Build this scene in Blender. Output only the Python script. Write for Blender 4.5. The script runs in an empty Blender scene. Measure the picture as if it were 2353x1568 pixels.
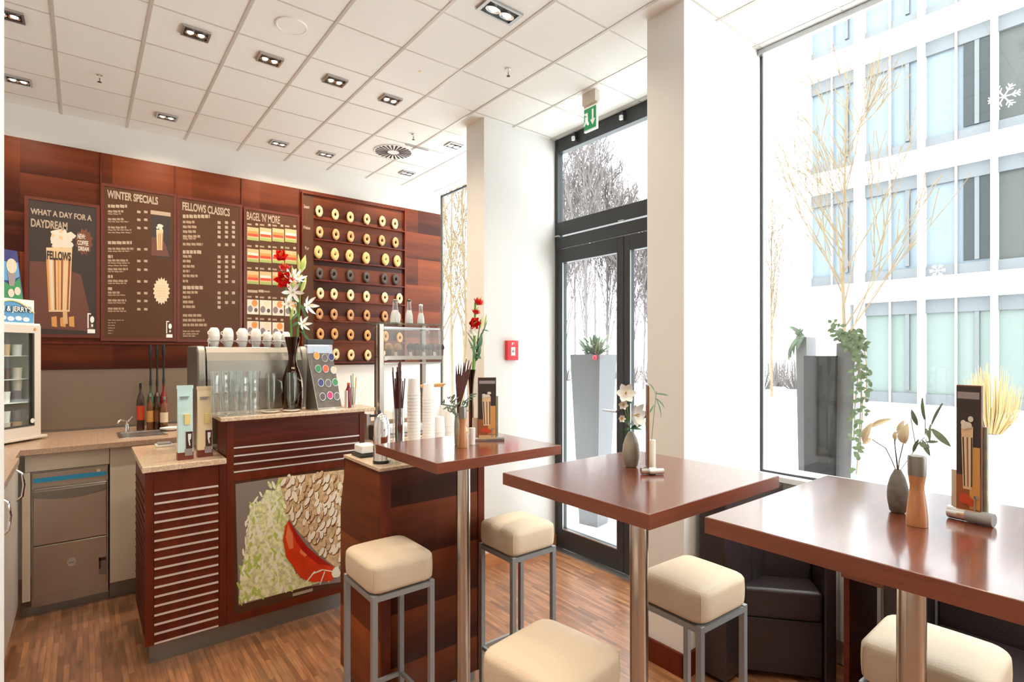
import bpy, math, random
from mathutils import Vector, Matrix
random.seed(7)
SC = bpy.context.scene
COL = SC.collection
R_ = math.radians
# ---------------------------------------------------------------- camera
CX, FPX, V0, EYE, ZC = 1176.5, 1240.0, 808.0, 1.45, 3.016
TH = R_(38.5); SN, CS = math.sin(TH), math.cos(TH)
cam_d = bpy.data.cameras.new('camera'); cam = bpy.data.objects.new('camera', cam_d); COL.objects.link(cam)
cam.location = (0, 0, EYE); cam.rotation_euler = (R_(90), 0, -TH)
cam_d.sensor_width = 36; cam_d.lens = FPX / 2353 * 36; cam_d.shift_y = 24 / 2353; cam_d.clip_start = .02; cam_d.clip_end = 400
SC.camera = cam
# ---------------------------------------------------------------- sky and exposure
w = bpy.data.worlds.new('overcast_sky'); SC.world = w; w.use_nodes = True
nt = w.node_tree; bg = nt.nodes['Background']
bg.inputs[0].default_value = (0.97, 0.985, 1.0, 1); bg.inputs[1].default_value = 6.6
SC.view_settings.view_transform = 'Standard'; SC.view_settings.look = 'None'
SC.view_settings.exposure = 0.07; SC.view_settings.gamma = 1.0; SC.view_settings.use_curve_mapping = False
cy = SC.cycles
cy.max_bounces = 10; cy.diffuse_bounces = 6; cy.glossy_bounces = 4; cy.transmission_bounces = 8; cy.transparent_max_bounces = 24
cy.use_denoising = True; cy.sample_clamp_indirect = 6; cy.caustics_reflective = False; cy.caustics_refractive = False
DOWN_W = 15.0      # watts of one ceiling spot
# ---------------------------------------------------------------- points of the place
def ray(u, v): return Vector((SN*FPX + CS*(u-CX), CS*FPX - SN*(u-CX), V0 - v))
def U(u, v, z=None, x=None, y=None):
    r = ray(u, v)
    t = (z-EYE)/r.z if z is not None else (x/r.x if x is not None else y/r.y)
    return Vector((r.x*t, r.y*t, EYE + r.z*t))
def K(p):                                            # metres per pixel at a point: (vertical, across)
    D = p.x*SN + p.y*CS; L = p.x*CS - p.y*SN
    return D/FPX, D/FPX*math.cos(math.atan2(L, D))
# ---------------------------------------------------------------- materials
MT = {}
def mat(name, col, rough=.5, metal=0., spec=.5, var=0., vs=8., bump=0., bs=60., coat=0., trans=0., emit=None, es=0., alpha=1.):
    m = bpy.data.materials.new(name); m.use_nodes = True; n = m.node_tree; b = n.nodes['Principled BSDF']
    b.inputs['Base Color'].default_value = (*col, 1); b.inputs['Roughness'].default_value = rough
    b.inputs['Metallic'].default_value = metal; b.inputs['Specular IOR Level'].default_value = spec
    b.inputs['Coat Weight'].default_value = coat; b.inputs['Coat Roughness'].default_value = .12
    b.inputs['Transmission Weight'].default_value = trans; b.inputs['Alpha'].default_value = alpha
    if emit: b.inputs['Emission Color'].default_value = (*emit, 1); b.inputs['Emission Strength'].default_value = es
    tc = n.nodes.new('ShaderNodeTexCoord')
    if var:
        t = n.nodes.new('ShaderNodeTexNoise'); t.inputs['Scale'].default_value = vs; t.inputs['Detail'].default_value = 4
        n.links.new(tc.outputs['Object'], t.inputs['Vector'])
        r = n.nodes.new('ShaderNodeValToRGB'); r.color_ramp.elements[0].position = .3; r.color_ramp.elements[1].position = .7
        r.color_ramp.elements[0].color = (*[c*(1-var) for c in col], 1); r.color_ramp.elements[1].color = (*[min(1, c*(1+var)) for c in col], 1)
        n.links.new(t.outputs[0], r.inputs[0]); n.links.new(r.outputs[0], b.inputs['Base Color'])
    if bump:
        t = n.nodes.new('ShaderNodeTexNoise'); t.inputs['Scale'].default_value = bs; t.inputs['Detail'].default_value = 3
        n.links.new(tc.outputs['Object'], t.inputs['Vector'])
        q = n.nodes.new('ShaderNodeBump'); q.inputs['Strength'].default_value = bump; q.inputs['Distance'].default_value = .01
        n.links.new(t.outputs[0], q.inputs['Height']); n.links.new(q.outputs[0], b.inputs['Normal'])
    MT[name] = m; return m
def math_node(n, op, a, b=None):
    q = n.nodes.new('ShaderNodeMath'); q.operation = op
    for i, s in enumerate((a, b)):
        if s is None: continue
        if isinstance(s, (int, float)): q.inputs[i].default_value = s
        else: n.links.new(s, q.inputs[i])
    return q.outputs[0]
def wood(name, dark, light, sc=(2, 30, 30), rough=.3, coat=.3, board=None, amt=.5, spec=.5, wnamp=.16):
    """grain runs along the axis with the small scale; board=(axis, height, sharpness) adds veneer boards"""
    m = mat(name, light, rough, coat=coat, spec=spec); n = m.node_tree; b = n.nodes['Principled BSDF']
    tc = n.nodes.new('ShaderNodeTexCoord'); mp = n.nodes.new('ShaderNodeMapping'); mp.inputs['Scale'].default_value = sc
    n.links.new(tc.outputs['Object'], mp.inputs[0])
    t = n.nodes.new('ShaderNodeTexNoise'); t.inputs['Scale'].default_value = 1.5; t.inputs['Detail'].default_value = 6; t.inputs['Roughness'].default_value = .6
    n.links.new(mp.outputs[0], t.inputs[0]); f = t.outputs[0]
    if board:
        sx = n.nodes.new('ShaderNodeSeparateXYZ'); n.links.new(tc.outputs['Object'], sx.inputs[0])
        z = math_node(n, 'DIVIDE', sx.outputs[board[0]], board[1])
        wn = n.nodes.new('ShaderNodeTexWhiteNoise'); wn.noise_dimensions = '1D'; n.links.new(math_node(n, 'ADD', math_node(n, 'FLOOR', z), math_node(n, 'MULTIPLY', math_node(n, 'FLOOR', math_node(n, 'DIVIDE', sx.outputs[0], .47)), 7.3)), wn.inputs['W'])
        g = math_node(n, 'POWER', math_node(n, 'FRACT', z), 1.3)
        f = math_node(n, 'ADD', math_node(n, 'MULTIPLY', f, .42), math_node(n, 'ADD', math_node(n, 'MULTIPLY', g, amt), math_node(n, 'MULTIPLY', wn.outputs[0], wnamp)))
    r = n.nodes.new('ShaderNodeValToRGB'); e = r.color_ramp.elements
    e[0].position = .32; e[1].position = .72; e[0].color = (*dark, 1); e[1].color = (*light, 1)
    n.links.new(f, r.inputs[0]); n.links.new(r.outputs[0], b.inputs['Base Color']); return m
def floor_mat():
    m = mat('floor_planks', (.3, .15, .08), .32, spec=.8, coat=.25); n = m.node_tree; b = n.nodes['Principled BSDF']
    tc = n.nodes.new('ShaderNodeTexCoord'); mp = n.nodes.new('ShaderNodeMapping'); mp.inputs['Rotation'].default_value = (0, 0, R_(90))
    n.links.new(tc.outputs['Object'], mp.inputs[0])
    br = n.nodes.new('ShaderNodeTexBrick'); br.inputs['Scale'].default_value = 1; br.inputs['Brick Width'].default_value = .27; br.inputs['Row Height'].default_value = .023
    br.inputs['Mortar Size'].default_value = .001; br.offset = .37
    br.inputs['Color1'].default_value = (.38, .17, .075, 1); br.inputs['Color2'].default_value = (.18, .073, .032, 1); br.inputs['Mortar'].default_value = (.2, .085, .04, 1); br.inputs['Bias'].default_value = -.1
    n.links.new(mp.outputs[0], br.inputs[0])
    m2 = n.nodes.new('ShaderNodeMapping'); m2.inputs['Scale'].default_value = (30, 3, 1); n.links.new(tc.outputs['Object'], m2.inputs[0])
    t = n.nodes.new('ShaderNodeTexNoise'); t.inputs['Scale'].default_value = 2; t.inputs['Detail'].default_value = 5; n.links.new(m2.outputs[0], t.inputs[0])
    mx = n.nodes.new('ShaderNodeMix'); mx.data_type = 'RGBA'; mx.blend_type = 'OVERLAY'; mx.inputs[0].default_value = .75
    n.links.new(br.outputs[0], mx.inputs[6]); n.links.new(t.outputs[0], mx.inputs[7]); n.links.new(mx.outputs[2], b.inputs['Base Color']); return m
def speckle(name, base, dots, rough=.25):
    m = mat(name, base, rough); n = m.node_tree; b = n.nodes['Principled BSDF']
    tc = n.nodes.new('ShaderNodeTexCoord'); t = n.nodes.new('ShaderNodeTexNoise'); t.inputs['Scale'].default_value = 120; t.inputs['Detail'].default_value = 2
    n.links.new(tc.outputs['Object'], t.inputs[0]); r = n.nodes.new('ShaderNodeValToRGB'); e = r.color_ramp.elements
    e[0].position = .42; e[1].position = .6; e[0].color = (*dots, 1); e[1].color = (*base, 1)
    n.links.new(t.outputs[0], r.inputs[0]); n.links.new(r.outputs[0], b.inputs['Base Color']); return m
def glass(name, tint=(1, 1, 1), gloss=.08, rough=0., fres=True, gcol=(1, 1, 1), mul=.75):
    m = bpy.data.materials.new(name); m.use_nodes = True; n = m.node_tree; n.nodes.remove(n.nodes['Principled BSDF'])
    o = n.nodes['Material Output']; tr = n.nodes.new('ShaderNodeBsdfTransparent'); tr.inputs[0].default_value = (*tint, 1)
    g = n.nodes.new('ShaderNodeBsdfGlossy'); g.inputs['Roughness'].default_value = rough; g.inputs[0].default_value = (*gcol, 1)
    mx = n.nodes.new('ShaderNodeMixShader')
    if fres:
        lw = n.nodes.new('ShaderNodeLayerWeight'); lw.inputs[0].default_value = .35
        n.links.new(math_node(n, 'ADD', math_node(n, 'MULTIPLY', math_node(n, 'POWER', lw.outputs['Facing'], 2.0), mul), gloss), mx.inputs[0])
    else: mx.inputs[0].default_value = gloss
    n.links.new(tr.outputs[0], mx.inputs[1]); n.links.new(g.outputs[0], mx.inputs[2]); n.links.new(mx.outputs[0], o.inputs[0])
    MT[name] = m; return m
def S(r, g, b):                                       # photograph colour (0-255) to linear
    return tuple(((c/255)/12.92 if c/255 <= .04045 else ((c/255+.055)/1.055)**2.4) for c in (r, g, b))
mat('wall_white', (.80, .79, .765), .7, var=.015, vs=2)
mat('beige_paint', (.74, .66, .57), .7, var=.01, vs=2)
mat('ceiling_tile', (.88, .865, .82), .85, bump=.15, bs=200)
mat('ceiling_bar', (.60, .55, .50), .3)
floor_mat()
wood('wood_panel', (.045, .007, .002), (.24, .052, .014), (.9, 9, 9), .40, .0, spec=.22, board=(2, .25, 1), amt=.22, wnamp=.32)
wood('wood_dark', (.055, .008, .003), (.135, .021, .007), (1.5, 30, 30), .38, .0, spec=.3)
wood('wood_frame', (.085, .011, .0035), (.175, .026, .007), (12, 12, 2), .38, .0, spec=.3)
wood('wood_box', (.042, .008, .003), (.18, .040, .011), (1.5, 20, 12), .38, .0, spec=.25, board=(2, .21, 1), amt=.5)
wood('wood_box_side', (.12, .022, .006), (.36, .085, .022), (10, 1.5, 14), .38, .0, spec=.25, board=(2, .33, 1), amt=.25)
wood('table_wood', (.11, .024, .011), (.21, .052, .026), (3, 40, 40), .24, .9, spec=.8)
wood('table_edge', (.17, .035, .012), (.25, .058, .02), (3, 3, 40), .3, .3)
wood('skirting_wood', (.45, .17, .06), (.6, .26, .1), (4, 4, 30), .4, .2)
wood('mill_wood', (.42, .17, .065), (.62, .30, .13), (60, 60, 3), .35, .2)
speckle('worktop', (.50, .34, .24), (.40, .26, .18)); speckle('granite', (.80, .62, .46), (.62, .45, .30), .12)
mat('taupe', (.20, .155, .115), .35, var=.02, vs=3)
mat('cabinet_white', (.66, .58, .46), .4); mat('toe_metal', (.26, .25, .24), .35, .7)
mat('steel', (.42, .38, .34), .27, 1., var=.06, vs=3); mat('chrome', (.85, .85, .85), .06, 1.); mat('brushed', (.27, .25, .22), .42, 1., var=.05, vs=4)
mat('stool_metal', (.36, .37, .38), .45, .5); mat('leather', (.74, .59, .43), .48, bump=.12, bs=260, spec=.35)
mat('seam', (.62, .46, .30), .6); mat('anthracite', (.030, .034, .038), .42); mat('aluminium', (.55, .56, .57), .3, .9)
mat('black_leather', (.030, .021, .023), .32, bump=.2, bs=150); mat('black', (.012, .012, .012), .35); mat('white_plastic', (.8, .79, .77), .3)
mat('white', (.86, .86, .85), .5); mat('porcelain', (.84, .80, .76), .15, spec=.6); mat('silver_strip', (.80, .74, .70), .3, .3)
mat('red_plastic', (.72, .03, .04), .3); mat('green_sign', (.02, .33, .12), .4, emit=(.02, .33, .12), es=.25); mat('sign_white', (.9, .95, .88), .4, emit=(.9, .95, .88), es=.3)
mat('board_brown', (.092, .040, .020), .38, spec=.2); mat('board_frame', (.115, .019, .007), .35, coat=.2); mat('text_beige', (.34, .235, .155), .6); mat('text_cream', (.42, .32, .23), .6)
glass('pane', (.97, 1, .99), .03, fres=False); glass('clear_glass', (.955, .965, .96), .10, mul=.8); glass('glass_thick', (.90, .92, .90), .05, .02, mul=.5)
glass('brown_glass', (.30, .10, .035), .04, gcol=(1, .75, .6), mul=.45); glass('greenish_glass', (.74, .90, .86), .06, mul=.4)
glass('amber_glass', (.5, .22, .08), .1); glass('diffuser_glass', (.9, .9, .9), .2)
mat('lamp_glow', (1, .95, .85), .3, emit=(1, .86, .62), es=14); mat('lamp_reflector', (.85, .8, .76), .15, 1.)
mat('stem_green', (.13, .32, .05), .5); mat('leaf_dark', (.045, .13, .045), .45, var=.2, vs=30); mat('ivy_green', (.17, .23, .12), .6, var=.4, vs=30); mat('leaf_grey', (.16, .22, .14), .5, var=.2, vs=30)
mat('petal_red', (.72, .015, .01), .4, var=.25, vs=30); mat('petal_white', (.95, .95, .90), .5); mat('bud_green', (.58, .66, .20), .5); mat('petal_cream', (.85, .78, .55), .5)
mat('pollen', (.65, .45, .08), .6); mat('stick_brown', (.085, .02, .015), .5); mat('stone_grey', (.15, .14, .125), .6, var=.25, vs=60); mat('stone_green', (.30, .30, .20), .5, var=.2, vs=40)
mat('stone_beige', (.36, .33, .26), .4, var=.25, vs=14); mat('candle', (.86, .84, .76), .5); mat('paper', (.84, .82, .80), .6); mat('kraft', (.62, .43, .26), .7)
mat('snow', (.90, .91, .93), .8, var=.02, vs=1); mat('facade', (.93, .94, .95), .7); mat('facade_grey', (.115, .125, .135), .6); mat('mullion', (.30, .26, .26), .5)
mat('planter', (.13, .13, .14), .5); mat('planter_light', (.20, .19, .205), .5); mat('bark', (.13, .11, .11), .9, var=.2, vs=6); mat('far_twig', (.13, .105, .10), .9); mat('bark_pale', (.17, .12, .065), .9, var=.2, vs=6); mat('hedge_twig', (.42, .27, .115), .9)
mat('orange', (.9, .3, .05), .5); mat('navy', (.03, .03, .16), .3); mat('lid_orange', (.85, .33, .03), .3); mat('lid_green', (.03, .26, .07), .3); mat('lid_red', (.8, .1, .03), .3)
mat('lid_beige', (.72, .58, .42), .3); mat('lid_magenta', (.55, .01, .16), .3); mat('lid_brown', (.08, .05, .045), .3); mat('lid_grey', (.14, .12, .12), .3)
mat('sky_blue', (.10, .33, .60), .3); mat('sign_cream', (.82, .83, .80), .3); mat('mint', (.58, .80, .80), .3); mat('bag_beige', (.82, .66, .42), .3); mat('bag_brown', (.17, .03, .015), .35)
mat('logo_dark', (.06, .015, .015), .4); mat('yellow_note', (.85, .68, .28), .6); mat('fridge_body', (.70, .63, .55), .35); mat('fridge_dark', (.05, .05, .05), .5)
mat('panel_blue', (.02, .30, .55), .3); mat('receipt', (.3, .3, .3), .5)
# ---------------------------------------------------------------- mesh builder
class MB:
    def __init__(s): s.v = []; s.f = []; s.m = []; s.s = []; s.mi = 0; s.sm = False
    def add(s, vs, fs, sm=None):
        o = len(s.v); s.v += [Vector(p) for p in vs]
        for f in fs: s.f.append([i+o for i in f]); s.m.append(s.mi); s.s.append(s.sm if sm is None else sm)
        return s
    def box(s, x0, x1, y0, y1, z0, z1):
        return s.add([(x0,y0,z0),(x1,y0,z0),(x1,y1,z0),(x0,y1,z0),(x0,y0,z1),(x1,y0,z1),(x1,y1,z1),(x0,y1,z1)],
                     [(0,3,2,1),(4,5,6,7),(0,1,5,4),(1,2,6,5),(2,3,7,6),(3,0,4,7)], False)
    def prism(s, pts, z0, z1):                       # polygon in x,y
        n = len(pts); return s.add([(x,y,z0) for x,y in pts]+[(x,y,z1) for x,y in pts], [tuple(range(n))[::-1], tuple(range(n,2*n))]+[(i,(i+1)%n,(i+1)%n+n,i+n) for i in range(n)], False)
    def extr(s, pts, d):                             # any planar polygon pushed by vector d
        n = len(pts); d = Vector(d); P = [Vector(p) for p in pts]
        return s.add(P+[p+d for p in P], [tuple(range(n))[::-1], tuple(range(n,2*n))]+[(i,(i+1)%n,(i+1)%n+n,i+n) for i in range(n)], False)
    def lathe(s, prof, c=(0,0,0), n=24, sx=1., sy=1., sm=True):
        c = Vector(c); vs = []; fs = []
        for r, z in prof:
            for i in range(n):
                a = 2*math.pi*i/n; vs.append(c+Vector((r*math.cos(a)*sx, r*math.sin(a)*sy, z)))
        for j in range(len(prof)-1):
            for i in range(n): k = (i+1)%n; fs.append((j*n+i, j*n+k, (j+1)*n+k, (j+1)*n+i))
        if prof[0][0] > 1e-5: fs.append(tuple(range(n))[::-1])
        if prof[-1][0] > 1e-5: fs.append(tuple((len(prof)-1)*n+i for i in range(n)))
        return s.add(vs, fs, sm)
    def tube(s, pts, r, n=8, sm=True, cap=True):
        P = [Vector(p) for p in pts]; rr = r if isinstance(r, (list, tuple)) else [r]*len(P); vs = []; fs = []; up = None
        for i, p in enumerate(P):
            d = (P[min(i+1, len(P)-1)]-P[max(i-1, 0)]).normalized()
            if up is None: up = Vector((0,0,1)) if abs(d.z) < .9 else Vector((1,0,0))
            a = d.cross(up).normalized(); b = a.cross(d).normalized(); up = b
            for k in range(n): t = 2*math.pi*k/n; vs.append(p+(a*math.cos(t)+b*math.sin(t))*rr[i])
        for j in range(len(P)-1):
            for k in range(n): q = (k+1)%n; fs.append((j*n+k, j*n+q, (j+1)*n+q, (j+1)*n+k))
        if cap: fs += [tuple(range(n))[::-1], tuple((len(P)-1)*n+k for k in range(n))]
        return s.add(vs, fs, sm)
    def disc(s, c, n_, r, th=.002, n=24, ry=None, axis='z'):
        c = Vector(c); nn = Vector(n_).normalized(); a = nn.orthogonal().normalized()
        if abs(nn.z) < .9: a = nn.cross(Vector((0,0,1))).normalized()
        b = nn.cross(a); ry = ry or r
        return s.extr([c+a*r*math.cos(2*math.pi*i/n)+b*ry*math.sin(2*math.pi*i/n) for i in range(n)], nn*th)
    def ell(s, c, rx, ry, rz, n=16, m=10):
        return s.lathe([(math.sin(math.pi*j/m), -math.cos(math.pi*j/m)*rz) for j in range(m+1)], c, n, rx, ry)
    def leaf(s, base, tip, wdt, nrm=(0,0,1), bend=.0, n=6, fold=.0):
        b = Vector(base); t = Vector(tip); d = t-b; L = d.length; nn = Vector(nrm); side = d.cross(nn)
        side = (side if side.length > 1e-6 else d.orthogonal()).normalized(); up = side.cross(d).normalized(); vs = []; fs = []
        for i in range(n+1):
            q = i/n; p = b+d*q+up*(bend*L*math.sin(math.pi*q)); ww = wdt/2*math.sin(math.pi*min(1, .06+q*.94))**.8
            vs += [p-side*ww+up*fold*ww, p, p+side*ww+up*fold*ww]
        for i in range(n):
            o = i*3; fs += [(o, o+1, o+4, o+3), (o+1, o+2, o+5, o+4)]
        return s.add(vs, fs, True)
    def shift(s, d):
        d = Vector(d)
        for p in s.v: p += d
        return s
    def build(s, name, mats, parent=None, bevel=0, seg=2, subsurf=0, origin=None):
        mats = [mats] if isinstance(mats, str) else mats
        if parent is not None: o0 = wloc(parent)
        elif origin is not None: o0 = Vector(origin)
        else:
            xs = [p.x for p in s.v]; ys = [p.y for p in s.v]; zs = [p.z for p in s.v]; o0 = Vector(((min(xs)+max(xs))/2, (min(ys)+max(ys))/2, min(zs)))
        me = bpy.data.meshes.new(name); me.from_pydata([tuple(p-o0) for p in s.v], [], s.f)
        for m in mats: me.materials.append(MT[m])
        for p, mi, sm in zip(me.polygons, s.m, s.s): p.material_index = mi; p.use_smooth = sm
        me.update()
        if any(s.s): me.set_sharp_from_angle(angle=R_(42))
        o = bpy.data.objects.new(name, me); COL.objects.link(o)
        if parent is not None: o.parent = parent
        else: o.location = o0
        if bevel:
            b = o.modifiers.new('bevel', 'BEVEL'); b.width = bevel; b.segments = seg; b.limit_method = 'ANGLE'; b.angle_limit = R_(40); b.harden_normals = True
            for p in me.polygons: p.use_smooth = True
        if subsurf: q = o.modifiers.new('sub', 'SUBSURF'); q.levels = q.render_levels = subsurf
        return o
def wloc(o):
    p = Vector(o.location)
    while o.parent: o = o.parent; p += Vector(o.location)
    return p
def tag(o, label, cat, group=None, kind=None):
    if label: o['label'] = label
    if cat: o['category'] = cat
    if group: o['group'] = group
    if kind: o['kind'] = kind
    return o
def struct(o, label=None):
    o['kind'] = 'structure'
    if label: o['label'] = label; o['category'] = 'room'
    return o
def thing(name, loc, label, cat, group=None):
    o = bpy.data.objects.new(name, None); COL.objects.link(o); o.location = loc; o.empty_display_size = .05
    return tag(o, label, cat, group)
def dup(root, loc, label=None, rz=None, scale=None, group=None):
    def cp(o, parent):
        c = o.copy(); COL.objects.link(c)
        if parent: c.parent = parent
        for k in list(o.children): cp(k, c)
        return c
    r = cp(root, None); r.location = loc
    if label: r['label'] = label
    if group: r['group'] = group
    if rz is not None: r.rotation_euler.z = rz
    if scale: r.scale = scale
    return r
def lettering(body, name, origin, right, up, wdt, hgt, m, parent, push=.0012, bold=0.):
    """flat lettering fitted into wdt x hgt, its lower left corner at origin"""
    cu = bpy.data.curves.new('txt', 'FONT'); cu.body = body; cu.size = 1; cu.offset = bold; cu.space_line = 1.0
    o = bpy.data.objects.new('txt', cu); me = bpy.data.meshes.new_from_object(o); bpy.data.objects.remove(o)
    xs = [v.co.x for v in me.vertices]; ys = [v.co.y for v in me.vertices]; a, b, c, d = min(xs), max(xs), min(ys), max(ys)
    right = Vector(right).normalized(); up = Vector(up).normalized(); nn = right.cross(up); O = Vector(origin)-wloc(parent)
    for v in me.vertices: v.co = O+right*((v.co.x-a)/(b-a)*wdt)+up*((v.co.y-c)/(d-c)*hgt)+nn*push
    me.materials.append(MT[m]); q = bpy.data.objects.new(name, me); COL.objects.link(q); q.parent = parent; return q
ORD = ['first', 'second', 'third', 'fourth', 'fifth', 'sixth', 'seventh', 'eighth', 'ninth', 'tenth']
# ================================================================ the setting
YB = 4.60          # front of the wall panelling; the plaster behind it is at 4.63
XW = 2.75          # window wall
b = MB(); b.box(-1.6, 2.95, -3.2, 4.75, -.06, 0); struct(b.build('floor', 'floor_planks', origin=(0,0,0)))
GX = [-.110+.3513*k for k in range(-4, 9)]; GY = [1.762+.3829*k for k in range(-12, 8)]
b = MB(); b.box(-1.6, 2.79, -3.2, 4.75, ZC, ZC+.1); b.mi = 1
for x in GX: b.box(x-.0075, x+.0075, -3.2, 4.63, ZC-.003, ZC+.001)
for y in GY: b.box(-1.6, 2.76, y-.004, y+.004, ZC-.0022, ZC+.001)
struct(b.build('ceiling', ['ceiling_tile', 'ceiling_bar'], origin=(0,0,ZC)))
b = MB(); b.box(-1.6, 2.78, 4.63, 4.75, 0, ZC); struct(b.build('wall_back', 'wall_white'))
b = MB(); b.box(-1.6, -1.5, -3.2, 4.63, 0, ZC); struct(b.build('wall_left', 'wall_white'))
b = MB(); b.box(-1.5, -.125, 1.42, 1.50, 0, ZC); struct(b.build('wall_stub', 'wall_white'))
b = MB(); b.box(2.10, 2.82, 2.94, 3.15, 0, ZC); struct(b.build('wall_entrance_left', 'wall_white'))
b = MB(); b.mi = 0; b.box(2.09, 2.82, 1.40, 1.60, 0, ZC); struct(b.build('wall_entrance_right', 'wall_white'))
b = MB(); b.box(-1.6, 2.92, -3.3, -3.2, 0, ZC); struct(b.build('wall_rear', 'beige_paint'))
# parapets under the windows
b = MB(); b.box(2.75, 2.92, -3.2, 1.40, 0, .80); b.mi = 1; b.box(2.71, 2.95, -3.2, 1.40, .80, .825); struct(b.build('wall_right', ['wall_white', 'white']))
b = MB(); b.box(2.78, 2.92, 3.15, 4.75, 0, .92); struct(b.build('wall_counter_end', 'wall_white'))
# skirtings
b = MB(); b.box(2.10, 2.745, 2.925, 2.939, 0, .095); b.box(2.085, 2.099, 2.925, 3.15, 0, .095); struct(b.build('baseboard_left', 'skirting_wood'))
b = MB(); b.box(2.076, 2.089, 1.385, 1.613, 0, .105); b.box(2.076, 2.745, 1.385, 1.399, 0, .105); b.box(2.076, 2.745, 1.601, 1.613, 0, .105); struct(b.build('baseboard_right', 'wood_frame'))
# ---- windows
def window(name, y0, y1, z0, z1, x, fr, extra=()):
    t = thing(name, (x, (y0+y1)/2, z0), '', ''); t['kind'] = 'structure'
    b = MB(); f = fr
    b.box(x, x+.014, y0, y0+f, z0, z1); b.box(x, x+.014, y1-f, y1, z0, z1); b.box(x, x+.014, y0+f, y1-f, z1-f*1.6, z1); b.box(x, x+.014, y0+f, y1-f, z0, z0+f)
    for y in extra: b.box(x, x+.014, y-.012, y+.012, z0+f, z1-f*1.6)
    b.build('frame', 'anthracite', t)
    b = MB(); b.box(x+.004, x+.010, y0+f, y1-f, z0+f, z1-f*1.6); b.build('pane', 'pane', t)
    return t
window('window_1', -3.2, 1.40, .825, ZC, XW+.02, .010)
window('window_2', 3.15, 4.63, .92, ZC-.02, 2.78, .012)
# slim aluminium rail that closes the ceiling off along the big window
b = MB(); b.box(2.742, 2.768, -3.2, 1.40, ZC-.03, ZC-.0035); struct(b.build('trim_1', 'aluminium'))
# ---- entrance door: frame, transom light and two leaves
t = thing('door_1', (2.75, 2.27, 0), '', ''); t['kind'] = 'structure'
y0, y1 = 1.60, 2.94
b = MB(); X0, X1 = 2.745, 2.80
b.box(X0, X1, y0, y0+.03, 0, ZC); b.box(X0, X1, y1-.03, y1, 0, ZC)
b.box(X0, X1, y0+.03, y1-.03, 2.915, ZC); b.box(X0, X1, y0+.03, y1-.03, 2.30, 2.40)
b.build('frame', 'anthracite', t, .003)
b = MB(); b.box(2.76, 2.79, y0+.03, y1-.03, 2.40, 2.915)
b.mi = 1; pn = MB(); pn.box(2.772, 2.778, y0+.03, y1-.03, 2.40, 2.915); pn.build('transom_pane', 'pane', t)
b = MB(); b.box(2.735, 2.765, y0+.03, y1-.03, 2.205, 2.285); b.build('door_closer_box', 'anthracite', t, .003)
for yy in (2.905, 2.30):
    b = MB(); b.box(2.728, 2.744, yy-.022, yy+.022, 2.292, 2.303); b.build('hinge', 'aluminium', t)
for n_, (a, c) in enumerate(((2.29, 2.908), (1.632, 2.286))):
    lf = thing('door_leaf', (2.75, (a+c)/2, .01), '', ''); lf.parent = t; lf.location = Vector((2.75, (a+c)/2, .01))-Vector((2.75, 2.27, 0))
    b = MB(); st = .05
    b.box(2.745, 2.79, a, a+st, .01, 2.20); b.box(2.745, 2.79, c-st, c, .01, 2.20); b.box(2.745, 2.79, a+st, c-st, 2.10, 2.20); b.box(2.745, 2.79, a+st, c-st, .01, .155)
    b.build('leaf_frame', 'anthracite', lf, .003)
    b = MB(); e = .006
    b.box(2.742, 2.748, a+st, a+st+e, .155, 2.10); b.box(2.742, 2.748, c-st-e, c-st, .155, 2.10); b.box(2.742, 2.748, a+st, c-st, .149, .157); b.build('bead', 'aluminium', lf)
    b = MB(); b.box(2.765, 2.771, a+st, c-st, .155, 2.10); b.build('pane', 'pane', lf)
b = MB(); b.tube([(2.70, 2.31, 1.06), (2.70, 2.42, 1.06)], .008); b.tube([(2.745, 2.33, 1.06), (2.70, 2.33, 1.06)], .007); b.build('handle', 'aluminium', t)
b = MB(); b.box(2.69, 2.745, y0, y1, 0, .008); b.build('threshold', 'aluminium', t)
# curtain clips on the head of the door
for i, (u, v) in enumerate(((1320, 312), (1430, 258))):
    p = U(u, v, x=2.72); b = MB(); b.box(2.715, 2.744, p.y-.008, p.y+.008, 2.945, 3.0); b.mi = 1; b.box(2.70, 2.716, p.y-.010, p.y+.010, 2.94, 2.968)
    tag(b.build('ceiling_bracket', ['anthracite', 'white_plastic']), ['small bracket on the door head left of the exit sign', 'small bracket on the door head right of the exit sign'][i], 'bracket')
# ================================================================ ceiling fittings
def downlight():
    t = thing('ceiling_spotlight', (0, 0, 0), '', 'ceiling light', 'recessed twin spotlights')
    W, D_ = .060, .050
    b = MB()
    for x0, x1, a, c in ((-W, W, -D_, -D_+.010), (-W, W, D_-.010, D_), (-W, -W+.010, -D_+.01, D_-.01), (W-.010, W, -D_+.01, D_-.01)): b.box(x0, x1, a, c, -.006, .012)
    b.build('frame', 'aluminium', t)
    b = MB(); b.box(-W+.01, W-.01, -D_+.01, D_-.01, -.0005, .010); b.build('housing', 'black', t)
    for s in (-1, 1):
        b = MB(); b.lathe([(.010, -.0012), (.022, -.0075), (.024, -.0075), (.024, .0)], (s*.0235, 0, 0), 20); b.build('reflector', 'lamp_reflector', t)
        b = MB(); b.ell((s*.0235, 0, -.004), .014, .014, .005); b.build('bulb', 'lamp_glow', t)
        l = bpy.data.lights.new('spot', 'SPOT'); l.energy = DOWN_W; l.color = (1, .85, .66); l.spot_size = R_(150); l.spot_blend = .9; l.shadow_soft_size = .02
        lo = bpy.data.objects.new('lamp', l); COL.objects.link(lo); lo.parent = t; lo.location = (s*.0235, 0, -.012)
    return t
dl = downlight()
lb3 = ['third twin spotlight from the left in the row under the round speaker']
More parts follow.
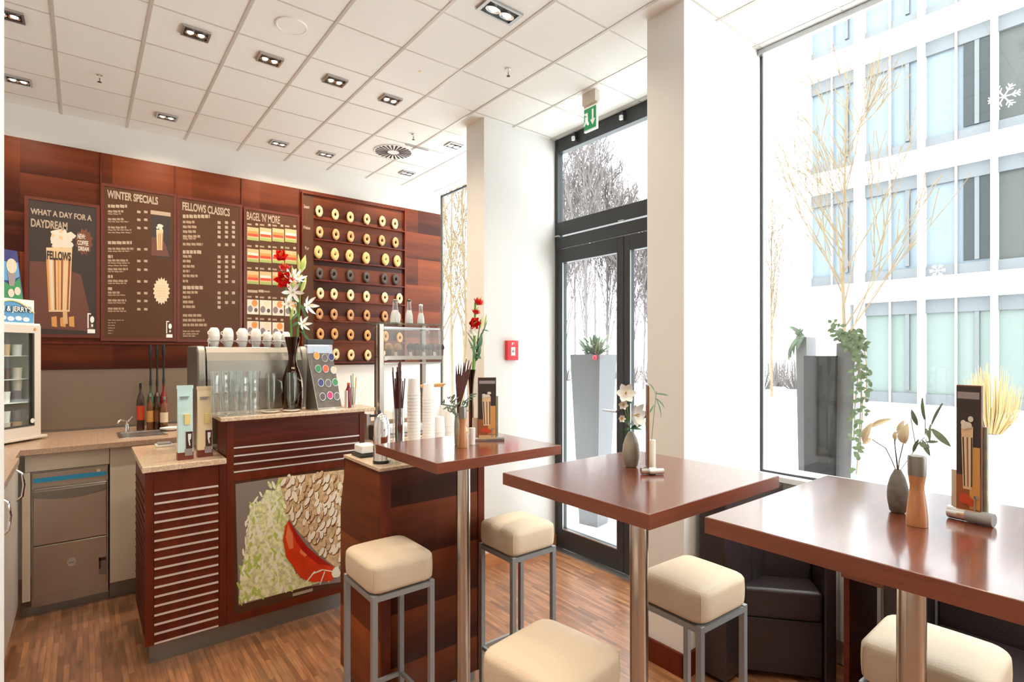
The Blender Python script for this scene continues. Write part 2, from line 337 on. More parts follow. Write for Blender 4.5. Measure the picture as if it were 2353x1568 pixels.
spots = [((1148, 25), 1.85, 'largest twin spotlight at the top of the picture left of the pillar'), ((450, 77), 1, 'twin spotlight nearest the round ceiling speaker'), ((620, 137), 1, 'twin spotlight just below the round ceiling speaker'),
 ((770, 186), 1, lb3[0]), ((897, 229), 1, 'rightmost twin spotlight of the front row above the bagel rack'), ((17, 33), 1.05, 'twin spotlight in the top left corner of the ceiling'),
 ((42, 185), 1, 'twin spotlight above the framed drink poster, near the left edge'), ((383, 269), 1, 'twin spotlight above the winter specials board'), ((641, 330), 1, 'twin spotlight above the sandwich board'),
 ((749, 355), 1, 'twin spotlight above the left end of the bagel rack'), ((935, 398), 1, 'faint twin spotlight beyond the round air diffuser, close to the back wall'), ((1043, 335), 1, 'twin spotlight right beside the narrow white pillar')]
for i, (uv, sc_, lab) in enumerate(spots):
    p = U(*uv, z=ZC-.004)
    if i == 0: p = Vector((1.50, 1.975, p.z))
    o = dl if i == 0 else None
    if o is None: o = dup(dl, p, lab, scale=(1, 1, 1))
    else: o['label'] = lab
    o.location = p
dl.scale = (1.65, 1.0, 1)
# unseen copies of the ceiling lights, added to light the room
for i, (x, y) in enumerate(((.44, 1.9), (-.3, .8), (.75, .5), (1.8, .5), (.44, -.7), (1.5, -.7))):
    dup(dl, (x, y, ZC-.004), 'unseen extra twin spotlight added to light the cafe', scale=(1, 1, 1), group='unseen twin spotlights added for light')
# swirl air diffuser
p = U(904, 348, z=ZC); t = thing('air_diffuser', (p.x, p.y, ZC), 'round white air diffuser with radial slots beside the back wall', 'air vent')
b = MB(); b.lathe([(.150, -.001), (.148, -.006), (.03, -.008), (0, -.008)], p, 40); b.build('plate', 'white', t)
b = MB()
for k in range(24):
    a = 2*math.pi*k/24; r0, r1 = .045, .138; d = Vector((math.cos(a), math.sin(a), 0)); s_ = Vector((-d.y, d.x, 0))
    q = p+Vector((0, 0, -.0095)); b.extr([q+d*r0-s_*.003, q+d*r1-s_*.008, q+d*r1+s_*.008, q+d*r0+s_*.003], (0, 0, .002))
b.build('slots', 'black', t)
b = MB(); q = U(960, 337, z=ZC); b.box(q.x-.012-.09, q.x+.09, q.y-.006, q.y+.006, ZC-.012, ZC-.001); tag(b.build('ceiling_rail', 'aluminium', origin=q), 'short grey rail on the ceiling beside the round air diffuser', 'rail')
p = U(670, 59, z=ZC); t = thing('ceiling_speaker', p, 'round flush white loudspeaker in a ceiling tile', 'speaker')
b = MB(); b.lathe([(.072, .001), (.072, -.005), (.066, -.006), (.064, -.004), (0, -.004)], p, 36); b.build('grille', 'ceiling_tile', t)
for (u, v), lab in (((229, 172), 'ceiling sprinkler above the drink poster, leftmost'), ((1168, 158), 'ceiling sprinkler nearest the exit sign'), ((950, 308), 'ceiling sprinkler beside the round air diffuser')):
    p = U(u, v, z=ZC); t = thing('sprinkler', p, lab, 'sprinkler', 'ceiling sprinklers')
    b = MB(); b.lathe([(.014, -.001), (.014, -.004), (.006, -.006), (.005, -.022), (0, -.022)], p, 14); b.build('body', 'chrome', t)
    b = MB(); b.lathe([(.010, -.040), (.010, -.042)], p, 12); b.tube([p+Vector((0, 0, -.022)), p+Vector((0, 0, -.04))], .0022, 6); b.build('deflector', 'lid_brown', t)
p = U(965, 165, z=ZC-.003); b = MB(); b.lathe([(.008, 0), (.008, .002)], p, 16); tag(b.build('sticker', 'yellow_note'), 'small orange dot on a ceiling tile', 'sticker')
# exit sign
t = thing('exit_sign', (2.40, 2.255, 2.80), 'green illuminated exit sign hanging near the entrance door', 'exit sign')
b = MB(); b.box(2.385, 2.425, 2.205, 2.31, 2.945, ZC-.001); b.box(2.40, 2.41, 2.2, 2.31, 2.93, 2.945); b.build('mount', 'beige_paint', t)
b = MB(); b.box(2.398, 2.412, 2.203, 2.307, 2.785, 2.932); b.build('plate', 'sign_white', t)
b = MB(); b.box(2.394, 2.398, 2.209, 2.303, 2.795, 2.922); b.build('face', 'green_sign', t)
def yz(pts, y_, z_, s): return [(2.3937, y_-a*s, z_+c*s) for a, c in pts]
b = MB(); b.extr(yz([(-.006, .05), (.006, .05), (.006, -.01), (.02, -.01), (0, -.045), (-.02, -.01), (-.006, -.01)], 2.232, 2.857, 1.), (-.001, 0, 0))
b.extr(yz([(-.035, .045), (.0, .045), (.0, -.045), (-.01, -.045), (-.01, .035), (-.035, .035)], 2.272, 2.86, .8), (-.001, 0, 0))
b.disc((2.3935, 2.285, 2.885), (-1, 0, 0), .007, .001); b.extr(yz([(-.012, .02), (.008, .015), (.012, -.01), (.022, -.03), (.012, -.038), (.0, -.015), (-.015, -.035), (-.025, -.03), (-.012, -.008)], 2.282, 2.855, 1.), (-.001, 0, 0))
b.build('pictogram', 'sign_white', t)
# fire alarm box
p0, p1 = U(1160, 783, y=2.94), U(1185, 828, y=2.94)
t = thing('fire_alarm', ((p0.x+p1.x)/2, 2.94, p1.z), 'red fire alarm call point on the white wall beside the door', 'fire alarm')
b = MB(); b.box(p0.x, p1.x, 2.908, 2.939, p1.z, p0.z); b.build('box', 'red_plastic', t, .004)
b = MB(); xm = (p0.x+p1.x)/2; b.box(xm-.020, xm+.016, 2.905, 2.908, p1.z+.032, p0.z-.045); b.build('window', 'white', t)
b = MB(); b.disc((xm-.002, 2.905, p1.z+.062), (0, -1, 0), .009, .004); b.build('button', 'receipt', t)
lettering('F', 'lettering', (xm-.012, 2.908, p0.z-.032), (1,0,0), (0,0,1), .022, .018, 'white', t)
# ================================================================ wood panelling and menu boards
t = thing('wood_cladding', (1.1, 4.615, 1.332), 'reddish wood panelling across the back wall behind the menus', 'wall cladding')
b = MB(); b.box(-.60, 2.76, YB, 4.629, 1.332, 2.80); b.build('veneer', 'wood_panel', t)
b = MB(); b.box(-.60, 1.395, YB-.012, YB-.0005, 1.50, 1.515); struct(b.build('trim_2', 'wood_frame'))
b = MB()
for u in (232, 402, 555, 690): q = U(u, 600, y=YB); b.box(q.x-.004, q.x+.004, YB-.010, YB-.0005, 1.516, 2.795)
struct(b.build('trim_3', 'wood_frame'))
b = MB(); b.box(-.60, 1.40, 4.606, 4.629, .94, 1.331); tag(b.build('splashback', 'taupe'), 'taupe splashback between the worktop and the wood panelling', 'splashback')
YP = YB-.016
class Print:
    """flat printed sheet: polygons given in photograph coordinates, laid on the wall plane"""
    def __init__(s, y, mats): s.b = MB(); s.y = y; s.mats = list(mats); s.l = 0; s.step = .00003
    def mi(s, m):
        if m not in s.mats: s.mats.append(m)
        s.b.mi = s.mats.index(m)
    def poly(s, m, pts, lift=True):
        s.mi(m)
        s.l += 1 if lift else .5
        y = s.y-.0001-s.l*s.step; vs = [U(u, v, y=s.y) for u, v in pts]
        s.b.add([(p.x, y, p.z) for p in vs], [tuple(range(len(vs)))[::-1]], False)
    def rect(s, m, u0, v0, u1, v1, slope=0, lift=True):
        """rectangle on the wall; v given at u0; edges run true on the wall"""
        a = U(u0, v0, y=s.y); c = U(u0, v1, y=s.y); e = U(u1, v0, y=s.y); s.mi(m)
        if lift: s.l += 1
        y = s.y-.0001-s.l*s.step; s.b.add([(a.x, y, c.z), (e.x, y, c.z), (e.x, y, a.z), (a.x, y, a.z)], [(0, 1, 2, 3)], False)
    def ell(s, m, u, v, ru, rv, n=14, rot=0, jag=0, rnd=None, lift=True):
        pts = []
        for i in range(n):
            a = 2*math.pi*i/n; k = 1+(jag if i % 2 else -jag)
            if rnd: k *= 1+rnd.uniform(-.2, .2)
            x, y = ru*k*math.cos(a), rv*k*math.sin(a); pts.append((u+x*math.cos(rot)-y*math.sin(rot), v+x*math.sin(rot)+y*math.cos(rot)))
        s.poly(m, pts, lift)
    def build(s, name, parent): return s.b.build(name, s.mats, parent)
def wallquad(u0, v0, u1, v1, y=YP):                  # corner pixels -> x0,x1,z0,z1
    a = U(u0, v0, y=y); c = U(u1, v1, y=y); return a.x, c.x, c.z, a.z
def board(name, u0, v0, u1, v1, face, label, frame=.02):
    x0, x1, z0, z1 = wallquad(u0, v0, u1, v1)
    t = thing(name, ((x0+x1)/2, YP, z0), label, 'menu board'); f = frame
    b = MB(); b.box(x0, x1, YP-.004, YB-.0115, z0, z1); b.build('panel', face, t)
    b = MB()
    for a, c, d, e in ((x0-f, x0, z0-f, z1+f), (x1, x1+f, z0-f, z1+f), (x0, x1, z0-f, z0), (x0, x1, z1, z1+f)): b.box(a, c, YP-.007, YB-.0125, d, e)
    b.build('frame', 'board_frame', t)
    return t, (x0, x1, z0, z1)
YF = YP-.0042
def head(t, body, u0, vb, u1, vt, m='text_cream', name='headline', bold=.035):
    a = U(u0, vb, y=YF); e = U(u0, vt, y=YF); c = U(u1, vb, y=YF)
    lettering(body, name, (a.x, YF-.001, a.z), (1,0,0), (0,0,1), c.x-a.x, e.z-a.z, m, t, bold=bold)
mat('cup_caramel', (.62, .30, .08), .5); mat('cup_light', (.72, .50, .28), .5); mat('cup_brown', (.30, .09, .03), .5); mat('table_print', (.13, .045, .028), .5); mat('night', (.035, .022, .018), .5)
mat('cream_print', (.70, .62, .52), .5); mat('badge_print', (.16, .05, .02), .5); mat('green_print', (.30, .38, .10), .5); mat('red_print', (.55, .06, .02), .5); mat('orange_print', (.70, .24, .06), .5); mat('bread_print', (.62, .40, .20), .5); mat('grey_print', (.22, .18, .19), .5)
def fellows_mark(P, u, v, w_, h):                    # the white bracket-and-cup emblem
    P.rect('white', u, v, u+w_*.16, v+h*.75); P.rect('white', u, v, u+w_*.5, v+h*.06); P.rect('white', u, v+h*.80, u+w_*1.1, v+h)
    P.ell('white', u+w_*.68, v+h*.32, w_*.30, h*.17, 10); P.rect('board_brown', u+w_*.5, v+h*.5, u+w_*.62, v+h*.56); P.rect('white', u+w_*.55, v+h*.55, u+w_*.8, v+h*.68)
def drink(P, u, v, w_, h, rnd):
    """tall layered coffee in a glass with whipped cream; u,v top centre"""
    P.ell('cream_print', u, v+h*.12, w_*.34, h*.07, 12, rnd=rnd)
    for k in range(9): P.ell('cream_print', u+rnd.uniform(-.42, .42)*w_, v+h*rnd.uniform(.12, .24), w_*.22, h*.045, 9, rnd=rnd, lift=False)
    for k in range(4): P.ell('cup_light', u+rnd.uniform(-.25, .3)*w_, v+h*rnd.uniform(.08, .2), w_*.07, h*.02, 7, lift=(k == 0))
    P.poly('cup_light', [(u-w_*.5, v+h*.26), (u+w_*.5, v+h*.26), (u+w_*.40, v+h*.97), (u-w_*.40, v+h*.97)]); P.l += 1
    for k in range(7):
        a = -.5+k/7; c = a+.085; P.poly(['cup_caramel', 'cream_print', 'cup_brown', 'cup_caramel', 'cup_brown', 'cup_light', 'cup_brown'][k], [(u+w_*a, v+h*.38), (u+w_*c, v+h*.38), (u+w_*c*.8, v+h*.95), (u+w_*a*.8, v+h*.95)], False)
    P.poly('cup_light', [(u-w_*.5, v+h*.26), (u+w_*.5, v+h*.26), (u+w_*.48, v+h*.38), (u-w_*.48, v+h*.38)])
rnd = random.Random(3)
# -- drink poster
t, q = board('menu_poster', 66, 458, 221, 770, 'night', 'dark poster of a tall layered coffee drink with whipped cream')
P = Print(YF, ['night']); P.poly('table_print', [(68, 600), (105, 602), (186, 632), (216, 762), (68, 754)])
P.ell('badge_print', 193, 556, 19, 29, 24, jag=.12); drink(P, 136, 515, 60, 208, rnd)
for k in (0, 1, 2): P.poly('cup_caramel', [(118+k*20, 728+abs(k-1)*-2+3), (130+k*20, 727), (131+k*20, 752), (119+k*20, 750)], k == 0)
P.poly('bread_print', [(144, 716), (154, 714), (156, 744), (146, 746)]); fellows_mark(P, 201, 720, 16, 46); P.build('print', t)
head(t, 'WHAT A DAY FOR A', 70, 492, 211, 470.+8); head(t, 'DAYDREAM', 71, 521, 155, 502)
head(t, 'FELLOWS', 108, 596, 163, 576, 'night', 'cup_lettering'); head(t, 'NEW:', 178, 549, 196, 537, 'cream_print', 'badge_lettering'); head(t, 'COFFEE', 178, 563, 203, 552, 'cream_print', 'badge_lettering'); head(t, 'DREAM', 180, 576, 204, 566, 'cream_print', 'badge_lettering')
# -- winter specials
t, q = board('menu_board', 240, 428, 399, 779, 'board_brown', 'brown menu board headed winter specials with a pale starburst')
head(t, 'WINTER SPECIALS', 246, 455, 363, 436)
P = Print(YF, ['board_brown'])
for v, w1, pr in ((470, 44, 'h'), (483, 36, 'p'), (490, 30, 's'), (501, 36, 'p'), (508, 48, 's'), (520, 42, 'p'), (527, 54, 's'), (533, 54, 's'), (554, 55, 'h'), (569, 60, 'p'), (576, 50, 's'), (586, 11, 'h'), (596, 46, 'p'), (603, 50, 's'), (609, 46, 's'), (616, 46, 'p'), (623, 36, 's'), (632, 11, 'h'), (643, 45, 'p'), (650, 42, 's'), (660, 11, 'h'), (670, 27, 'p'), (677, 40, 's'), (688, 42, 'p'), (695, 40, 's'), (707, 37, 'p'), (714, 42, 's'), (735, 37, 'x'), (741, 18, 'x'), (747, 16, 'x'), (753, 16, 'x'), (759, 12, 'x'), (765, 10, 'x')):
    hh = dict(h=7, p=5, s=2.6, x=2)[pr]; u = 248
    while u < 248+w1:
        l = min(rnd.uniform(5, 12), 248+w1-u); P.rect('text_cream' if pr == 'h' else 'text_beige', u, v, u+l, v+hh, lift=False); u += l+1.6
    if pr == 'p':
        for a in (315, 331): P.rect('text_cream', a, v+1, a+8, v+6.5, lift=False)
P.rect('text_cream', 346, 483, 392, 492); P.poly('night', [(347, 494), (392, 499), (392, 595), (348, 589)]); P.poly('table_print', [(348, 545), (362, 546), (378, 556), (390, 590), (348, 587)]); drink(P, 367, 511, 16, 66, rnd)
P.ell('lid_beige', 371, 669, 18, 29, 36, jag=.10);
for k in range(5): P.rect('cup_light', 361+abs(k-2), 655+k*6, 382-abs(k-2), 657.5+k*6, lift=(k == 0))
fellows_mark(P, 382, 738, 13, 38); P.build('print', t)
# -- classics
t, q = board('menu_board', 413, 456, 550, 782, 'board_brown', 'brown price board headed fellows classics')
head(t, 'FELLOWS CLASSICS', 419, 483, 528, 464)
P = Print(YF, ['board_brown'])
rows = [(493, 62, 'h', 0), (507, 27, 'p', 3), (518, 33, 'p', 3), (529, 30, 'p', 3), (540, 40, 'p', 3), (547, 30, 's', 0), (558, 46, 'p', 3), (575, 44, 'h', 0), (586, 20, 'p', 3), (597, 18, 'p', 3), (609, 27, 'p', 3), (620, 16, 'p', 2), (631, 34, 'p', 2), (643, 12, 'p', 3), (657, 46, 'h', 0), (669, 35, 'p', 3), (680, 18, 'p', 1), (691, 25, 'p', 3), (702, 28, 'p', 1), (722, 44, 'p', 0), (733, 50, 'p', 0), (744, 55, 'p', 0), (760, 40, 'x', 0), (766, 36, 'x', 0), (771, 30, 'x', 0)]
for v, w1, pr, n_ in rows:
    hh = dict(h=8, p=6, s=3, x=3)[pr]; u = 420
    while u < 420+w1:
        l = min(rnd.uniform(5, 12), 420+w1-u); P.rect('text_cream' if pr == 'h' else 'text_beige', u, v, u+l, v+hh, lift=False); u += l+1.6
    for a in (500, 517, 533)[:n_]: P.rect('text_cream', a, v+1, a+7, v+7.5, lift=False)
P.build('print', t)
# -- sandwiches
t, q = board('menu_board', 566, 482, 682, 786, 'board_brown', 'brown menu board with rows of small sandwich pictures')
head(t, "BAGEL 'N' MORE", 567, 505, 643, 486, bold=.015)
P = Print(YF, ['board_brown'])
for r_ in range(5):
    for c_ in range(4):
        if r_ == 4 and c_ == 3: continue
        u = 568+c_*29; v = (521, 571, 622, 688, 738)[r_]+c_*1.5; kk = r_*4+c_
        P.rect('bread_print' if r_ < 3 else 'cream_print', u, v, u+26.5, v+34, lift=(kk == 0)); P.rect('text_beige', u, v-8, u+10, v-4, lift=False); P.rect('text_cream', u+19, v-8, u+25, v-3, lift=False)
P.l += 1
for r_ in range(5):
    for c_ in range(4):
        if r_ == 4 and c_ == 3: continue
        u = 568+c_*29; v = (521, 571, 622, 688, 738)[r_]+c_*1.5
        if r_ < 3:
            P.rect('cream_print' if (r_+c_) % 2 else 'orange_print', u+1, v+9, u+25.5, v+15, lift=False); P.rect('red_print', u+1, v+15, u+25.5, v+21, lift=False); P.rect('green_print', u+1, v+24, u+25.5, v+30, lift=False); P.rect('board_brown', u, v+30, u+26.5, v+34, lift=False)
        else:
            P.ell('orange_print' if c_ != 1 else 'lid_beige', u+17, v+9, 7, 8, 10, lift=False); P.ell('grey_print', u+7, v+22, 6, 8, 10, lift=False); P.ell('lid_brown', u+20, v+25, 4, 5, 9, lift=False)
P.rect('text_cream', 569, 666, 592, 672); P.rect('text_cream', 594, 666, 606, 672, lift=False); P.rect('text_beige', 607, 668, 620, 672, lift=False); P.build('print', t)
# ================================================================ bagel rack
x0, x1, z0, z1 = wallquad(692, 446, 928, 836)
x0 = 1.415; x1 = 2.360; z0 = 1.336; z1 = 2.775
t = thing('bagel_rack', ((x0+x1)/2, YP, z0), 'wide dark wooden wall rack with eight narrow ledges of bagels', 'rack')
b = MB(); b.box(x0, x1, YP, YB-.0005, z0, z1); b.build('back', 'wood_box', t)
b = MB(); b.box(x0, x0+.010, YP-.022, YP, z0, z1); b.build('side', 'wood_frame', t)
b = MB(); b.box(x1-.012, x1, YP-.030, YP, z0, z1); b.build('side', 'wood_frame', t)
b = MB(); b.box(x0+.01, x1-.012, YP-.022, YP, z1-.015, z1); b.build('top', 'wood_frame', t)
b = MB(); b.box(x0+.012, 1.515, YP-.005, YP, z0+.01, z1-.016); b.build('label_strip', 'board_brown', t)
BG = [[(175,215),(295,240),(408,260),(532,275),(648,290),(743,310)], [(178,372),(300,390),(411,405),(532,425),(645,435),(747,450)], [(168,523),(292,540),(402,550),(527,567),(672,578),(760,590)],
 [(177,682),(283,690),(406,698),(530,712),(664,722),(748,727)], [(183,832),(286,838),(410,845),(530,855),(667,863),(777,870)], [(177,987),(286,990),(410,995),(532,998),(667,1005),(765,1010)],
 [(183,1137),(290,1137),(410,1143),(537,1148),(672,1155),(778,1165)], [(300,1290),(413,1295),(540,1297),(672,1300)]]
ROWN = ['top', 'second', 'third', 'fourth', 'fifth', 'sixth', 'seventh', 'lowest']
KIND = ['pale seeded bagel', 'light brown bagel', 'golden bagel with a tiny hole', 'dark poppy seed bagel', 'pale cream bagel', 'coarse tan bagel', 'tan bagel', 'pale bagel']
bm_ = [mat('bagel_%d' % i, c, .65, var=v, vs=90) for i, (c, v) in enumerate((((.70, .50, .26), .25), ((.58, .33, .15), .22), ((.72, .47, .19), .12), ((.07, .06, .055), .5), ((.78, .60, .36), .1), ((.48, .25, .11), .45), ((.56, .29, .10), .12), ((.72, .52, .28), .15)))]
for r_, row in enumerate(BG):
    zs = []
    for c_, (a, d) in enumerate(row):
        p = U(680+a/3.2675, 420+d/3.2675, y=YP-.022); zs.append(p.z)
        b = MB(); R0, r0 = .0245, (.0145 if r_ != 2 else .019); N, M_ = 24, 10; vs = []; fs = []; rr = random.Random(r_*10+c_)
        for i in range(N):
            A = 2*math.pi*i/N; wob = 1+.05*math.sin(2*A+rr.random()*6)
            for j in range(M_):
                B = 2*math.pi*j/M_; q = R0*wob+r0*math.cos(B); vs.append((p.x+q*math.cos(A)*.80, p.y+r0*.95*math.sin(B), p.z+q*math.sin(A)*1.27))
        for i in range(N):
            for j in range(M_): fs.append((i*M_+j, i*M_+(j+1) % M_, (i+1) % N*M_+(j+1) % M_, (i+1) % N*M_+j))
        b.add(vs, fs, True); o = b.build('bagel', 'bagel_%d' % r_)
        tag(o, '%s, %s from left on the %s rack ledge' % (KIND[r_], ORD[c_+(1 if r_ == 7 else 0)], ROWN[r_]), 'bagel', 'bagels on the wall rack')
    zz = sum(zs)/len(zs)-.0555
    b = MB(); b.box(1.516, x1-.013, YP-.036, YP-.0005, zz-.010, zz-.002); b.build('ledge', 'wood_frame', t)
for body, u, v, w_ in (('Sesam', 698, 478, 13), ('Weizen', 696, 526, 17), ('Pur', 701, 574, 9)):
    a = U(u, v, y=YP-.006); e = U(u, v-8, y=YP-.006); c = U(u+w_, v, y=YP-.006); lettering(body, 'row_lettering', (a.x, YP-.0055, a.z), (1,0,0), (0,0,1), c.x-a.x, e.z-a.z, 'text_cream', t, bold=.02)
# ================================================================ back counter along the panelled wall
ZW = .925
b = MB(); b.box(-.26, 2.10, 3.86, 4.605, ZW-.03, ZW); b.box(-.26-.5, -.26, 3.60, 4.605, ZW-.03, ZW); b.box(-.76, -.245, 1.52, 3.60, ZW-.03, ZW)
for k in range(11): b.box(-.20+k*.030, -.188+k*.030, 3.95, 4.28, ZW, ZW+.0015)
tag(b.build('worktop', 'worktop', None, .004), 'long light brown worktop with draining grooves under the menu wall', 'worktop')
def cabinet(label, x0, x1, z0=.10, z1=.893, fr=3.905, door=True):
    t = thing('base_cabinet', ((x0+x1)/2, 4.2, 0), label, 'cabinet', 'white base cabinets of the back counter')
    b = MB(); b.box(x0+.001, x1-.001, fr+.012, 4.60, .10, .894); b.build('body', 'cabinet_white', t)
    b = MB(); b.box(x0+.002, x1-.002, fr, fr+.0115, z0+.003, z1-.003); b.build('door' if door else 'panel', 'cabinet_white', t, .0015)
    b = MB(); b.box(x0+.001, x1-.001, 3.96, 3.975, 0, .099); b.build('plinth', 'toe_metal', t)
cabinet('white base cabinet with a tall door right of the dishwasher', .122, .262)
cabinet('white base cabinet half hidden behind the louvred counter', .262, .70)
cabinet('white base cabinet behind the coffee counter', .70, 1.40)
cabinet('white base cabinet below the pastry case', 1.40, 2.09)
# dishwasher with the white fascia above it
t = thing('fascia_panel', (-.05, 3.9, .80), 'white fascia panel and filler strip framing the dishwasher', 'panel')
b = MB(); b.box(-.244, .120, 3.905, 3.92, .797, .891); b.build('panel', 'cabinet_white', t, .001)
b = MB(); b.box(-.255, -.222, 3.90, 3.92, .10, .796); b.build('filler', 'cabinet_white', t, .001)
x0, x1 = -.218, .116
t = thing('dishwasher', (-.05, 4.15, 0), 'stainless steel undercounter dishwasher with a blue control strip', 'dishwasher')
b = MB(); b.box(x0, x1, 3.93, 4.55, .05, .79); b.build('body', 'steel', t)
b = MB(); b.box(x0+.004, x1-.004, 3.915, 3.93, .725, .785); b.build('control_panel', 'steel', t, .002)
b = MB(); b.box(x0+.008, x1-.010, 3.912, 3.9145, .732, .757); b.build('control_strip', 'panel_blue', t)
b = MB()
b.lathe([(.009, 0), (.009, .004)], (0, 0, 0), 16); b.v = [Vector((p.x+x1-.045, 3.915-p.z, .765+p.y)) for p in b.v]; b.build('dial', 'chrome', t)
b = MB(); b.box(x0+.006, x1-.006, 3.905, 3.93, .39, .70); b.build('door', 'steel', t, .004)
b = MB(); b.box(x0+.006, x1-.006, 3.906, 3.93, .11, .385); b.build('lower_panel', 'steel', t, .003)
b = MB(); b.extr([(x0+.012, 3.888, .69)]+[(x0+.012+(x1-x0-.024)*k/12, 3.888, .655-.022*math.sin(math.pi*k/12)) for k in range(13)]+[(x1-.012, 3.888, .69)], (0, .016, 0)); b.build('handle', 'brushed', t, .003)
b = MB(); b.disc(((x0+x1)/2+.002, 3.9055, .27), (0, -1, 0), .020, .002, ry=.024); b.build('badge', 'aluminium', t)
b = MB(); b.box((x0+x1)/2-.010, (x0+x1)/2+.013, 3.9025, 3.9034, .262, .272); b.build('badge_mark', 'receipt', t)
b = MB(); b.box(x1-.045, x1-.008, 3.9045, 3.9058, .165, .265); b.mi = 1; b.box(x1-.043, x1-.035, 3.9035, 3.9044, .20, .262); b.box(x1-.043, x1-.012, 3.9035, 3.9044, .245, .262); b.build('sticker', ['brushed', 'logo_dark'], t)
b = MB(); b.box(-.26, .120, 3.962, 3.975, 0, .048); b.build('plinth', 'toe_metal', t)
# side run with the white doors and handles at the left edge
t = thing('undercounter_fridge', (-.5, 2.7, 0), 'white undercounter fridge with steel bow handles at the left edge', 'fridge')
b = MB(); b.box(-.76, -.285, 1.53, 3.6, .08, .893); b.box(-.76, -.285, 3.6, 3.88, .08, .893); b.build('body', 'fridge_body', t)
for a, c in ((1.53, 2.45), (2.46, 3.18), (3.19, 3.86)):
    b = MB(); b.box(-.284, -.268, a, c, .10, .88); d = b.build('door', 'fridge_body', t, .003)
    b = MB(); b.tube([(-.268, c-.10+.02*0, .84), (-.245, c-.10, .82), (-.238, c-.10, .76), (-.245, c-.10, .70), (-.268, c-.10, .68)], .006); b.build('handle', 'chrome', d)
b = MB(); b.box(-.74, -.31, 1.53, 3.88, 0, .079); b.build('plinth', 'toe_metal', t)
# ---------------------------------------------------------------- glass-door freezer standing across the corner
A = Vector((math.sin(R_(42.8)), math.cos(R_(42.8)), 0)); N_ = Vector((A.y, -A.x, 0))     # along the front, towards the viewer
Pr = U(92, 1002, z=ZW+.02)
def fz(s, d, z): return Pr-A*s+N_*(-d)+Vector((0, 0, z-Pr.z))       # s to the left along the front, d behind it
def fbox(b, s0, s1, d0, d1, z0, z1):
    q = [fz(s0, d0, z0), fz(s1, d0, z0), fz(s1, d1, z0), fz(s0, d1, z0)]; return b.extr(q, (0, 0, z1-z0))
zt = U(85, 745, x=Pr.x).z; H0 = ZW+.028; Wf = .42
t = thing('display_freezer', fz(Wf/2, .15, ZW), 'white glass door display freezer on the worktop at the left edge', 'freezer')
b = MB(); fbox(b, 0, Wf, .29, .30, H0, zt); fbox(b, 0, .012, .02, .29, H0, zt); fbox(b, Wf-.012, Wf, .02, .29, H0, zt); fbox(b, .012, Wf-.012, .02, .29, zt-.02, zt); fbox(b, .012, Wf-.012, .02, .29, H0, H0+.02); b.build('cabinet', 'fridge_body', t)
b = MB(); z1_ = zt-.045; z0_ = H0+.06; sr = .040
fbox(b, 0, sr, -.005, .02, H0, zt); fbox(b, Wf-sr, Wf, -.005, .02, H0, zt); fbox(b, sr, Wf-sr, -.005, .02, z1_, zt); fbox(b, sr, Wf-sr, -.005, .02, H0, z0_); d = b.build('door_frame', 'fridge_body', t)
b = MB(); fbox(b, sr+.001, sr+.010, -.007, .021, z0_, z1_); fbox(b, Wf-sr-.01, Wf-sr-.001, -.007, .021, z0_, z1_); fbox(b, sr, Wf-sr, -.007, .021, z0_, z0_+.008); b.build('gasket', 'fridge_dark', d)
b = MB(); fbox(b, sr+.01, Wf-sr-.01, .004, .008, z0_, z1_); b.build('pane', 'pane', d)
b = MB(); b.disc(fz(.055, -.0075, z0_+.030), N_, .012, .002, ry=.014); b.build('round_sticker', 'white_plastic', d)
b = MB(); b.disc(fz(.038, -.0075, zt-.022), N_, .006, .002, ry=.009); b.build('orange_sticker', 'orange', d)
b = MB(); fbox(b, -.03, Wf, -.02, .02, ZW+.012, H0-.001); fbox(b, .02, Wf-.02, .03, .28, ZW+.0005, H0-.001); b.build('base', 'fridge_body', t, .003)
SH = [z0_+(z1_-z0_)*k/4 for k in range(1, 4)]
for z in SH: b = MB(); fbox(b, .013, Wf-.013, .04, .285, z, z+.004); b.build('shelf', 'white_plastic', t)
fcol = ['bread_print', 'grey_print', 'cream_print', 'sign_cream', 'board_brown']
lev = [H0+.021]+[z+.0045 for z in SH]
for li, z in enumerate(lev):
    for k in range(5):
        for m_ in range(2 if li < 2 else 1):
            c = fz(.062+k*.070, .085, z+m_*.066); b = MB(); r0 = .026; b.lathe([(r0*.85, 0), (r0, .060), (r0*1.04, .060), (r0*1.04, .065)], c, 16)
            tag(b.build('ice_cream_tub', fcol[(k*2+li+m_) % 5], origin=c), '%s tub, %s from the right on freezer shelf level %s%s' % (['tan', 'grey', 'cream', 'white', 'brown'][(k*2+li+m_) % 5], ORD[k], ORD[li], ', upper one' if m_ else ''), 'tub', 'ice cream tubs in the freezer')
# sign on the freezer
zs0 = zt+.012; zs1 = zt+.150
t = thing('freezer_sign', fz(.21, .05, zt), 'cream and blue ice cream sign standing on top of the freezer', 'sign')
b = MB(); fbox(b, .018, Wf, .02, .035, zs0, zs1); fbox(b, .0, Wf, .0, .06, zt+.0005, zs0); b.build('board', 'sign_cream', t)
b = MB()
def farc(b, s0, s1, zb, hh, zlow=None, d=.019):
    up = [fz(s0+(s1-s0)*k/14, d, zb+hh*math.sin(math.pi*k/14)) for k in range(15)]
    return b.extr(up+[fz(s1, d, zlow), fz(s0, d, zlow)], N_*.001)
b.mi = 0; farc(b, .022, .29, zs0+.06, .065, zs0+.003); b.build('picture', 'sky_blue', t)
b = MB(); b.tube([fz(.022+.268*k/14, .0155, zs0+.062+.064*math.sin(math.pi*k/14)) for k in range(15)], .004, 6); b.build('arch_line', 'yellow_note', t)
b = MB()
for k in range(4): b.disc(fz(.07+k*.045, .0165, zs0+.022+.004*(k % 2)), N_, .020, .001, ry=.013)
b.build('cloud', 'white', t)
